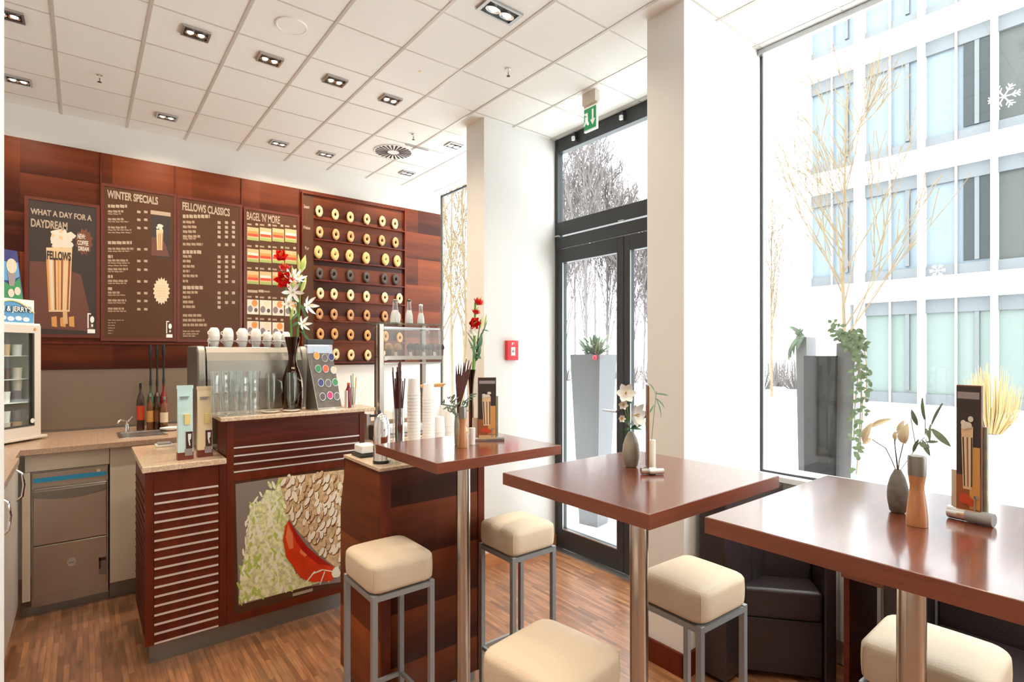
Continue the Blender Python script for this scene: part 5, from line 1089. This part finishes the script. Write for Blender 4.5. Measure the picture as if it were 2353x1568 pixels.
# --- near table
t, q, H_, r = bulb_vase(2063, 1178, 1080, 52, 'stone_grey', 'grey stone vase with pale calla flowers on the near right table')
y_ = q.y; x_ = q.x; qn = q+Vector((0, 0, H_*.86)); t = thing('calla_lilies', qn, 'wilting pale calla lilies and thin twigs in the grey stone vase', 'flower')
ff = lambda u, v, d=0: U(u, v, x=x_+d)
b = MB()
for pts in (((2050, 1060), (2035, 1030), (2015, 1018), (2004, 1010)), ((2060, 1060), (2056, 1020), (2058, 1000), (2066, 985)), ((2066, 1060), (2072, 1035), (2078, 1008)), ((2062, 1065), (2057, 1030), (2055, 1008))): b.tube([qn]+[ff(*p) for p in pts], .0011, 6)
b.build('stem', 'lid_brown', t)
b = MB()
for (u0, v0, u1, v1, w_) in ((2002, 1008, 1982, 1022, .012), (1985, 1018, 2005, 970, .016), (2000, 982, 2052, 962, .012), (2066, 1000, 2078, 965, .013), (2078, 1020, 2086, 972, .018), (2074, 1018, 2070, 985, .014), (2057, 1012, 2058, 990, .009)): b.leaf(ff(u0, v0), ff(u1, v1, -.005), w_, (-1, 0, .3), .12, 6, .4)
b.build('bloom', 'petal_cream', t)
t, q2, H2 = pepper_mill(2107, 1208, 1046, 53, 'large wooden pepper mill with a brushed steel top on the near right table')
x_ = q.x+.03; t = thing('olive_branch', q+Vector((.012, 0, H_)), 'dark leafy twig rising behind the pepper mill from the grey vase', 'plant'); qn = q+Vector((0, 0, H_*.9))
b = MB()
for pts in (((2095, 1045), (2112, 1018), (2125, 1005)), ((2105, 1030), (2098, 990), (2093, 960)), ((2112, 1018), (2140, 1015), (2155, 1014)), ((2126, 1000), (2126, 960), (2120, 915)), ((2128, 1000), (2150, 960), (2166, 928)), ((2127, 1010), (2136, 1030))): b.tube([ff(*p, .03) for p in pts], .0009, 5)
b.tube([qn, ff(2095, 1045, .03)], .0009, 5); b.build('stem', 'lid_brown', t)
b = MB()
for (u0, v0, u1, v1, w_) in ((2108, 978, 2094, 940, .010), (2124, 965, 2119, 912, .007), (2128, 985, 2136, 1010, .006), (2138, 975, 2136, 1020, .006), (2141, 986, 2186, 1028, .014), (2112, 1018, 2136, 1030, .012), (2120, 1012, 2138, 1050, .010), (2140, 975, 2166, 925, .004), (2098, 1040, 2112, 1008, .008), (2130, 1016, 2158, 1016, .007)): b.leaf(ff(u0, v0, .03), ff(u1, v1, .02), w_, (-1, 0, .3), .08)
b.build('leaf', 'leaf_grey', t)
card_stand(2228, 1200, 886, 62, -1.74, 'tall brown menu stand with a chrome and black roll base on the near right table')
# ================================================================ lounge corner by the window
t = thing('armchair', (2.45, 1.15, 0), 'dark brown leather tub armchair tucked between the pillar and the window', 'armchair')
FL_, FR_ = Vector((2.262, 1.275, 0)), Vector((2.535, .945, 0)); ax = (FR_-FL_).normalized(); nx = Vector((-ax.y, ax.x, 0));  nx = nx if nx.x > 0 else -nx
def P2(a, d): p = FL_+ax*a+nx*d; return (p.x, p.y)
Lw = (FR_-FL_).length
b = MB(); b.prism([P2(.05, .012), P2(Lw-.05, .012), P2(Lw-.05, .16), P2(.05, .16)], .03, .27); b.build('base', 'black_leather', t, .008)
b = MB(); b.prism([P2(.052, .0), P2(Lw-.052, .0), P2(Lw-.052, .163), P2(.052, .163)], .272, .405); b.build('seat', 'black_leather', t, .018, 3)
b = MB(); b.prism([P2(Lw-.048, 0), P2(Lw, 0), (2.70, 1.10), (2.70, 1.12), P2(Lw-.048, .163)], .02, .60); b.build('armrest', 'black_leather', t, .008)
b = MB(); b.prism([P2(0, 0), P2(.048, 0), P2(.048, .07), (2.30, 1.3)], .02, .62); b.build('armrest', 'black_leather', t, .004)
b = MB(); b.prism([P2(.05, .165), P2(Lw-.05, .165), (2.70, 1.13), (2.70, 1.24), (2.38, 1.24)], .02, .70); b.build('back_cushion', 'black_leather', t, .01)
b = MB(); b.box(2.165, 2.70, 1.245, 1.375, .02, .80); b.build('backrest', 'black_leather', t, .010)
t = thing('lounge_sofa', (2.4, .3, 0), 'dark leather sofa under the window at the bottom right', 'sofa')
b = MB(); b.box(2.18, 2.66, -.35, .64, .03, .30); b.build('base', 'black_leather', t, .01)
b = MB(); b.box(2.17, 2.55, -.30, .60, .302, .42); b.build('seat', 'black_leather', t, .02, 3)
b = MB(); b.box(2.555, 2.67, -.35, .605, .302, .78); b.build('backrest', 'black_leather', t, .015)
b = MB(); b.box(2.18, 2.55, .606, .665, .302, .70); b.build('armrest', 'black_leather', t, .008)
t = thing('low_table', (2.5, .78, 0), 'dark wooden low table between the armchair and the sofa', 'table')
b = MB(); b.box(2.33, 2.66, .69, .855, .565, .60); b.build('tabletop', 'table_wood', t, .002)
b = MB(); b.box(2.345, 2.645, .83, .85, 0, .5645); b.build('leg', 'wood_dark', t); b = MB(); b.box(2.345, 2.645, .70, .715, 0, .5645); b.build('leg', 'wood_dark', t)
t = thing('radiator', (2.72, .2, .1), 'white ribbed radiator under the big window', 'radiator')
b = MB()
for k in range(70): y = 1.22-.034*k; b.box(2.700, 2.722, y-.012, y+.012, .13, .68)
b.build('rib', 'white', t); b = MB(); b.box(2.7225, 2.735, -1.2, 1.24, .12, .70); b.build('back_plate', 'white', t)
b = MB(); b.tube([(2.71, 1.26, .0), (2.71, 1.26, .10), (2.71, 1.24, .16)], .009); b.build('pipe', 'white', t)
# ================================================================ outdoors
ZG = -.10
b = MB(); N = 36; rr = random.Random(1)
vs = []; fs = []
for j in range(N+1):
    for i in range(N+1): x = 2.93+ (i/N)**1.6*90; y = -60+ (j/N)*190; vs.append((x, y, ZG-.02+.05*math.sin(x*.4+1)*math.cos(y*.23) if x > 6 else ZG))
for j in range(N):
    for i in range(N): a = j*(N+1)+i; fs.append((a, a+1, a+N+2, a+N+1))
b.add(vs, fs, True); o = b.build('snow_ground', 'snow', origin=(3, 0, ZG)); tag(o, 'snow covered ground outside the windows', None, kind='structure')
# office building across the way
XF = 19.0
FB = [(1854, -1)]
def zf(u, v): return U(u, v, x=XF).z
def yf(u): return U(u, 600, x=XF).y
YE = yf(1846); tb = thing('office_building', (XF+4, YE-14, ZG), 'white office building with long glazed storeys across the snow', 'building')
bands = [(406, 451), (192, None), (661, 706)]
z_w1t = zf(1854, 451); z_w1b = zf(1854, 661); z_w2t = zf(1854, 192); z_w2b = zf(1854, 406); z_w0t = zf(1945, 699); z_w0b = zf(2007, 924); z_w3b = zf(1854, 146); 
pitch = ((z_w2t-z_w1t)+(z_w2b-z_w1b))/2
Y2 = -16.0
levels = [(z_w0b, z_w0t), (z_w1b, z_w1t), (z_w2b, z_w2t), (z_w3b, z_w3b+(z_w2t-z_w2b)), (z_w3b+pitch, z_w3b+pitch+(z_w2t-z_w2b))]
ZR = levels[-1][1]+1
ED = yf(1866) # glazing starts
b = MB(); b.box(XF+1.2, XF+12, Y2, YE, ZG, ZR); b.build('core', 'facade', tb)
prev = ZG
for i, (a, c) in enumerate(levels):
    b = MB(); b.box(XF-.05, XF+1.19, Y2, YE, prev, a); b.build('floor_band', 'facade', tb); prev = c
b = MB(); b.box(XF-.05, XF+1.19, Y2, YE, prev, ZR); b.build('floor_band', 'facade', tb)
mat('window_blue', (.150, .185, .215), .2, spec=.3); mat('window_green', (.150, .185, .175), .2, spec=.3); mat('window_dark', (.030, .035, .037), .3, spec=.2); mat('interior_grey', (.05, .055, .052), .6)
us = [1866, 1966, 1979, 2110, 2122, 2275, 2290, 2440, 2460, 2640]
piers = [(1962, 1982), (2108, 2122), (2276, 2290), (2460, 2476), (2670, 2690), (2920, 2945)]
for i, (a, c) in enumerate(levels):
    e0 = yf(1858) if i else yf(1942)
    b = MB(); b.box(XF-.02, XF+1.19, e0, YE-.001, a, c); b.build('corner_wall', 'facade', tb)
    edges = [e0]+[v for p in piers for v in (yf(p[0]), yf(p[1]))]+[Y2]
    for k in range(0, len(edges)-1, 2):
        ya, yb = edges[k], edges[k+1]
        if ya-yb < .3: continue
        dark = k >= 6
        wn_ = MB(); wn_.box(XF+.30, XF+.34, yb, ya, a, c); fw = wn_.build('window', 'window_green' if i == 0 else ('window_blue' if not dark else 'interior_grey'), tb)
        w2 = MB(); hh = (c-a)*.13
        w2.box(XF+.20, XF+.299, yb, ya, c-hh, c); w2.box(XF+.20, XF+.299, yb, ya, a, a+hh*.8); w2.build('spandrel', 'facade_grey', fw)
        w3 = MB()
        ymid = (ya*.52+yb*.48); w3.box(XF+.16, XF+.199, ymid-.03, ymid+.03, a, c); y2 = ya*.22+yb*.78
        w3.build('mullion', 'mullion', fw); w3 = MB(); w3.box(XF+.22, XF+.299, y2-.05, y2+.05, a+hh, c-hh); w3.build('mullion', 'facade_grey', fw)
        if k == 4 and i:
            d = MB(); d.box(XF+.25, XF+.299, yb, yb+(ya-yb)*.42, a+hh, c-hh); d.build('dark_pane', 'window_dark', fw)
    for k in range(1, len(edges)-1, 2):
        pr = MB(); pr.box(XF-.02, XF+.34, edges[k+1], edges[k], a, c); pr.build('pier', 'facade', tb)
# paper snowflake and star decorations in the office windows
def flake(u, v, R, lab):
    p = U(u, v, x=XF-.08); b = MB()
    for k in range(6):
        a = math.pi*k/3; d = Vector((0, math.cos(a), math.sin(a))); s_ = Vector((0, -d.z, d.y))
        b.tube([p, p+d*R], R*.05, 5)
        for f in (.5, .75): b.tube([p+d*R*f, p+d*R*(f+.22)+s_*R*.25], R*.04, 4); b.tube([p+d*R*f, p+d*R*(f+.22)-s_*R*.25], R*.04, 4)
    tag(b.build('paper_snowflake', 'white', origin=p), lab, 'decoration')
flake(2307, 222, .32, 'white snowflake in the dark upper window of the office building'); flake(2154, 622, .18, 'small white star below the middle office windows')
# trees
def tree(name, x, y, h, m, lab, seed, spread=.35, n0=6, depth=4, r0=.06, lean=0, twig=.007, cone=.9, n_tw=3, grp='bare winter trees'):
    rr = random.Random(seed); t = thing(name, (x, y, ZG), lab, 'tree', grp); b = MB(); br = MB()
    top = Vector((x+lean, y, ZG+h)); base = Vector((x, y, ZG)); mid = base.lerp(top, .5)+Vector((rr.uniform(-.05, .05), rr.uniform(-.05, .05), 0))*h*.3
    b.tube([base, mid, top], [r0, r0*.6, twig], 7); b.build('trunk', m, t)
    def grow(p, d, L, r, k):
        q = p+d*L*.5+Vector((rr.uniform(-1, 1), rr.uniform(-1, 1), rr.uniform(0, 1)))*L*.06; e = q+(d+Vector((0, 0, .18))).normalized()*L*.5
        br.tube([p, q, e], [r, r*.75, max(twig*.5, r*.45)], 4, cap=False)
        if k <= 0: return
        for j in range(n_tw):
            f = rr.uniform(.3, 1); s = p.lerp(e, f); nd = (d+Vector((rr.uniform(-1, 1), rr.uniform(-1, 1), rr.uniform(-.2, .9)))*.6).normalized(); grow(s, nd, L*rr.uniform(.45, .65), max(twig*.6, r*.55), k-1)
    for i in range(n0):
        f = .28+.68*i/n0; s = base.lerp(mid, f*2) if f < .5 else mid.lerp(top, f*2-1); a = rr.uniform(0, 6.28)
        d = Vector((math.cos(a)*spread*2, math.sin(a)*spread*2, cone)).normalized(); grow(s, d, h*.34*(1.15-f*.7), r0*.42*(1.1-f*.6), depth-1)
    br.build('branches', m, t); return t
g = U(1773, 912, z=ZG)
tree('bare_tree', g.x, g.y, (912-500)*K(g)[0], 'bark_pale', 'slim bare tree standing alone in the snow just right of the white pillar', 11, .16, 20, 3, .045, twig=.013, cone=1.6)
g = U(1945, 905, z=ZG)
gx, gy = U(1945, 900, x=9.5).x, U(1945, 900, x=9.5).y
tree('young_tree', gx, gy, 5.6, 'bark_pale', 'young yellowish tree in front of the office building', 21, .34, 22, 3, .036, twig=.011, cone=1.1)
# dense bare trees seen through the entrance door and the counter window
rr = random.Random(8)
for i, (u, xx, h) in enumerate(((1296, 9, 5.9), (1322, 14, 8.6), (1348, 9, 5.8), (1368, 15, 8.4), (1396, 10, 5.2), (1424, 17, 7.6), (1452, 10, 4.6), (1478, 18, 6.6), (1506, 11, 4.6))):
    g = U(u, 900, x=xx); tree('bare_tree', g.x, g.y, h, 'bark', 'bare winter tree outside the entrance door, %s of nine from the left' % ORD[i], 30+i, .20, 22, 4, .045, twig=.010+.0008*xx, n_tw=3, cone=1.9)
for i, (u, xx, h) in enumerate(((1015, 5.2, 5.2), (1040, 6.5, 6.2), (1060, 5.0, 4.2))):
    g = U(u, 900, x=xx); tree('bare_tree', g.x, g.y, h, 'bark_pale', 'bare pale tree beyond the narrow counter window, %s from the left' % ORD[i], 50+i, .2, 15, 3, .04, twig=.013)
# twiggy hedges along the edge of the snow
def shrub(u, vb, xx, h, wd, m, lab, seed, n=120, name='bare_shrub', z=ZG):
    rr = random.Random(seed); g = U(u, vb, x=xx); g.z = z; t = thing(name, g, lab, 'shrub', 'bare shrubs outside'); b = MB()
    for k in range(n):
        a = rr.uniform(0, 6.28); r_ = rr.uniform(.1, 1); d = Vector((math.cos(a)*wd*.5*r_, math.sin(a)*wd*.5*r_, h*rr.uniform(.7, 1)*(1.05-.4*r_*r_)))
        b.tube([g+Vector((d.x*.35, d.y*.35, 0)), g+Vector((d.x*.85, d.y*.85, d.z*.45)), g+d], [.009, .007, .003], 4, cap=False)
    b.build('twigs', m, t)
shrub(2275, 950, 13.5, 1.30, .95, 'hedge_twig', 'round bare yellow shrub in front of the ground floor offices', 3, 200)
for i, (u, xx) in enumerate(((1750, 22), (1790, 24), (1830, 23), (1300, 20), (1350, 21), (1400, 22), (1450, 21), (1495, 22))):
    shrub(u, 850, xx, 1.5, 1.6 if i > 2 else 1.9, 'far_twig', 'low bare hedge plant far off in the snow, %s from the left' % ORD[(i+5) % 8], 60+i, 170)
# tall tapered planters
def planter(name, cx_, cy_, z0, z1, wb, wt, rz, lab, ivy=False):
    t = thing(name, (cx_, cy_, z0), lab, 'planter', 'tall tapered planters outside')
    b = MB(); c, s = math.cos(rz), math.sin(rz)
    def q(x, y, z): return (cx_+x*c-y*s, cy_+x*s+y*c, z)
    B = [q(a*wb/2, d*wb/2, z0) for a, d in ((-1, -1), (1, -1), (1, 1), (-1, 1))]; T_ = [q(a*wt/2, d*wt/2, z1) for a, d in ((-1, -1), (1, -1), (1, 1), (-1, 1))]
    w2 = wt-.03; I = [q(a*w2/2, d*w2/2, z1) for a, d in ((-1, -1), (1, -1), (1, 1), (-1, 1))]; J = [(x, y, z-.05) for x, y, z in I]
    b.add(B+T_+I+J, [(3, 2, 1, 0)]+[(i, (i+1) % 4, (i+1) % 4+4, i+4) for i in range(4)]+[(i+4, (i+1) % 4+4, (i+1) % 4+8, i+8) for i in range(4)]+[(i+8, (i+1) % 4+8, (i+1) % 4+12, i+12) for i in range(4)]+[(12, 13, 14, 15)], False); b.build('pot', 'planter', t); return t
p = U(1364, 1195, z=ZG+.03); zt_ = U(1364, 815, x=p.x).z; kv, kh = K(p)
tp = planter('tall_planter', p.x, p.y, ZG, zt_, 48*kh, 78*kh, R_(12), 'tall grey tapered planter with snowy plants outside the entrance door')
c = Vector((p.x, p.y, zt_)); t = thing('planter_shrub', c, 'small evergreens under snow with a red ribbon in the planter by the door', 'plant')
b = MB(); rr = random.Random(4)
for k in range(130): a = rr.uniform(0, 6.28); o = c+Vector((math.cos(a)*.09*rr.random(), math.sin(a)*.09*rr.random(), .001)); b.leaf(o, o+Vector((math.cos(a)*.13, math.sin(a)*.13, rr.uniform(.0, .19))), .022, (0, 0, 1), .1, 3)
b.build('leaves', 'leaf_grey', t)
b = MB(); 
for k in range(5): b.ell(c+Vector((rr.uniform(-.05, .03), rr.uniform(-.03, .03), .07+rr.uniform(0, .04))), .045, .045, .032, 10, 7)
b.build('snow_cap', 'snow', t); b = MB(); q = U(1367, 822, x=p.x-.14); b.ell(q, .02, .02, .022, 10, 6); b.build('ribbon', 'red_plastic', tp)
# planters and an added dark panel imitating a window reflection outside the big window
xx = 3.15
def quadbox(name, m, corners, depth, parent): b = MB(); b.extr(corners, (depth, 0, 0)); return b.build(name, m, parent)
zb = ZG
def ypx(u, x): return U(u, 900, x=x).y
def zpx(u, v, x): return U(u, v, x=x).z
t = thing('tall_planter', (xx+.12, ypx(1840, xx), ZG), 'narrow side of a tall grey planter left of the dark reflection panel', 'planter', 'tall tapered planters outside')
quadbox('pot', 'planter_light', [(xx, ypx(1828, xx), zpx(1828, 772, xx)), (xx, ypx(1853, xx), zpx(1853, 775, xx)), (xx, ypx(1858, xx), ZG), (xx, ypx(1842, xx), ZG)], .12, t)
t = thing('reflection_panel', (xx-.03, ypx(1885, xx), ZG), 'dark upright panel standing in for a window reflection between the two planters outside', 'board')
mat('reflection_dark', (.018, .015, .016), .08, spec=.5)  # colour holds the darkness of the room mirrored in the glass
quadbox('panel', 'reflection_dark', [(xx-.035, ypx(1853, xx), zpx(1853, 818, xx)), (xx-.035, ypx(1926, xx), zpx(1926, 818, xx)), (xx-.035, ypx(1916, xx), ZG), (xx-.035, ypx(1856, xx), ZG)], .03, t)
t = thing('tall_planter', (xx+.12, ypx(1940, xx), ZG), 'tall pale planter with trailing ivy right of the dark reflection panel', 'planter', 'tall tapered planters outside')
quadbox('pot', 'planter_light', [(xx, ypx(1922, xx), zpx(1922, 790, xx)), (xx, ypx(1966, xx), zpx(1966, 780, xx)), (xx, ypx(1940, xx), ZG), (xx, ypx(1912, xx), ZG)], .14, t)
t = thing('ivy', (xx, ypx(1950, xx), zpx(1950, 780, xx)), 'green ivy trailing down the right side of the pale planter', 'plant')
b = MB(); bl = MB(); rr = random.Random(12); X = xx-.02
for path in (((1945, 785), (1968, 800), (1978, 860), (1982, 950), (1975, 1040)), ((1950, 780), (1985, 790), (1992, 850), (1990, 920)), ((1955, 785), (1975, 830), (1965, 930), (1962, 1010)), ((1945, 780), (1930, 770), (1925, 750), (1920, 740)), ((1950, 780), (1962, 765), (1975, 770)), ((1960, 790), (1980, 880), (1975, 1000), (1968, 1090))):
    P_ = [U(u, v, x=X) for u, v in path]; b.tube(P_, .0022, 5)
    for i in range(len(P_)-1):
        for k in range(9):
            o = P_[i].lerp(P_[i+1], k/9)+Vector((-.01, rr.uniform(-.02, .02), rr.uniform(-.015, .015))); a = rr.uniform(0, 6.28); bl.leaf(o, o+Vector((-.008, math.cos(a)*.034, math.sin(a)*.026-.006)), .020, (-1, 0, .2), .1, 3)
for k in range(34): o = U(rr.uniform(1930, 1985), rr.uniform(765, 800), x=X); a = rr.uniform(0, 6.28); bl.leaf(o, o+Vector((-.01, math.cos(a)*.04, math.sin(a)*.034)), .024, (-1, 0, .2), .1, 3)
b.build('stem', 'hedge_twig', t); bl.build('leaves', 'ivy_green', t)
t = thing('drooping_plant', (xx+.03, ypx(1840, xx), zpx(1840, 775, xx)), 'drooping green leaves over the left planter outside the big window', 'plant')
b = MB()
for k in range(16): o = U(1840+rr.uniform(-8, 10), 772, x=xx-.01); e = U(1840+rr.uniform(-36, 12), 772+rr.uniform(-30, 60), x=xx-.03); b.leaf(o, e, .020, (-1, 0, .4), .25, 5)
b.build('leaves', 'leaf_grey', t)
# dry winter shrubs in front of the hedge: none further
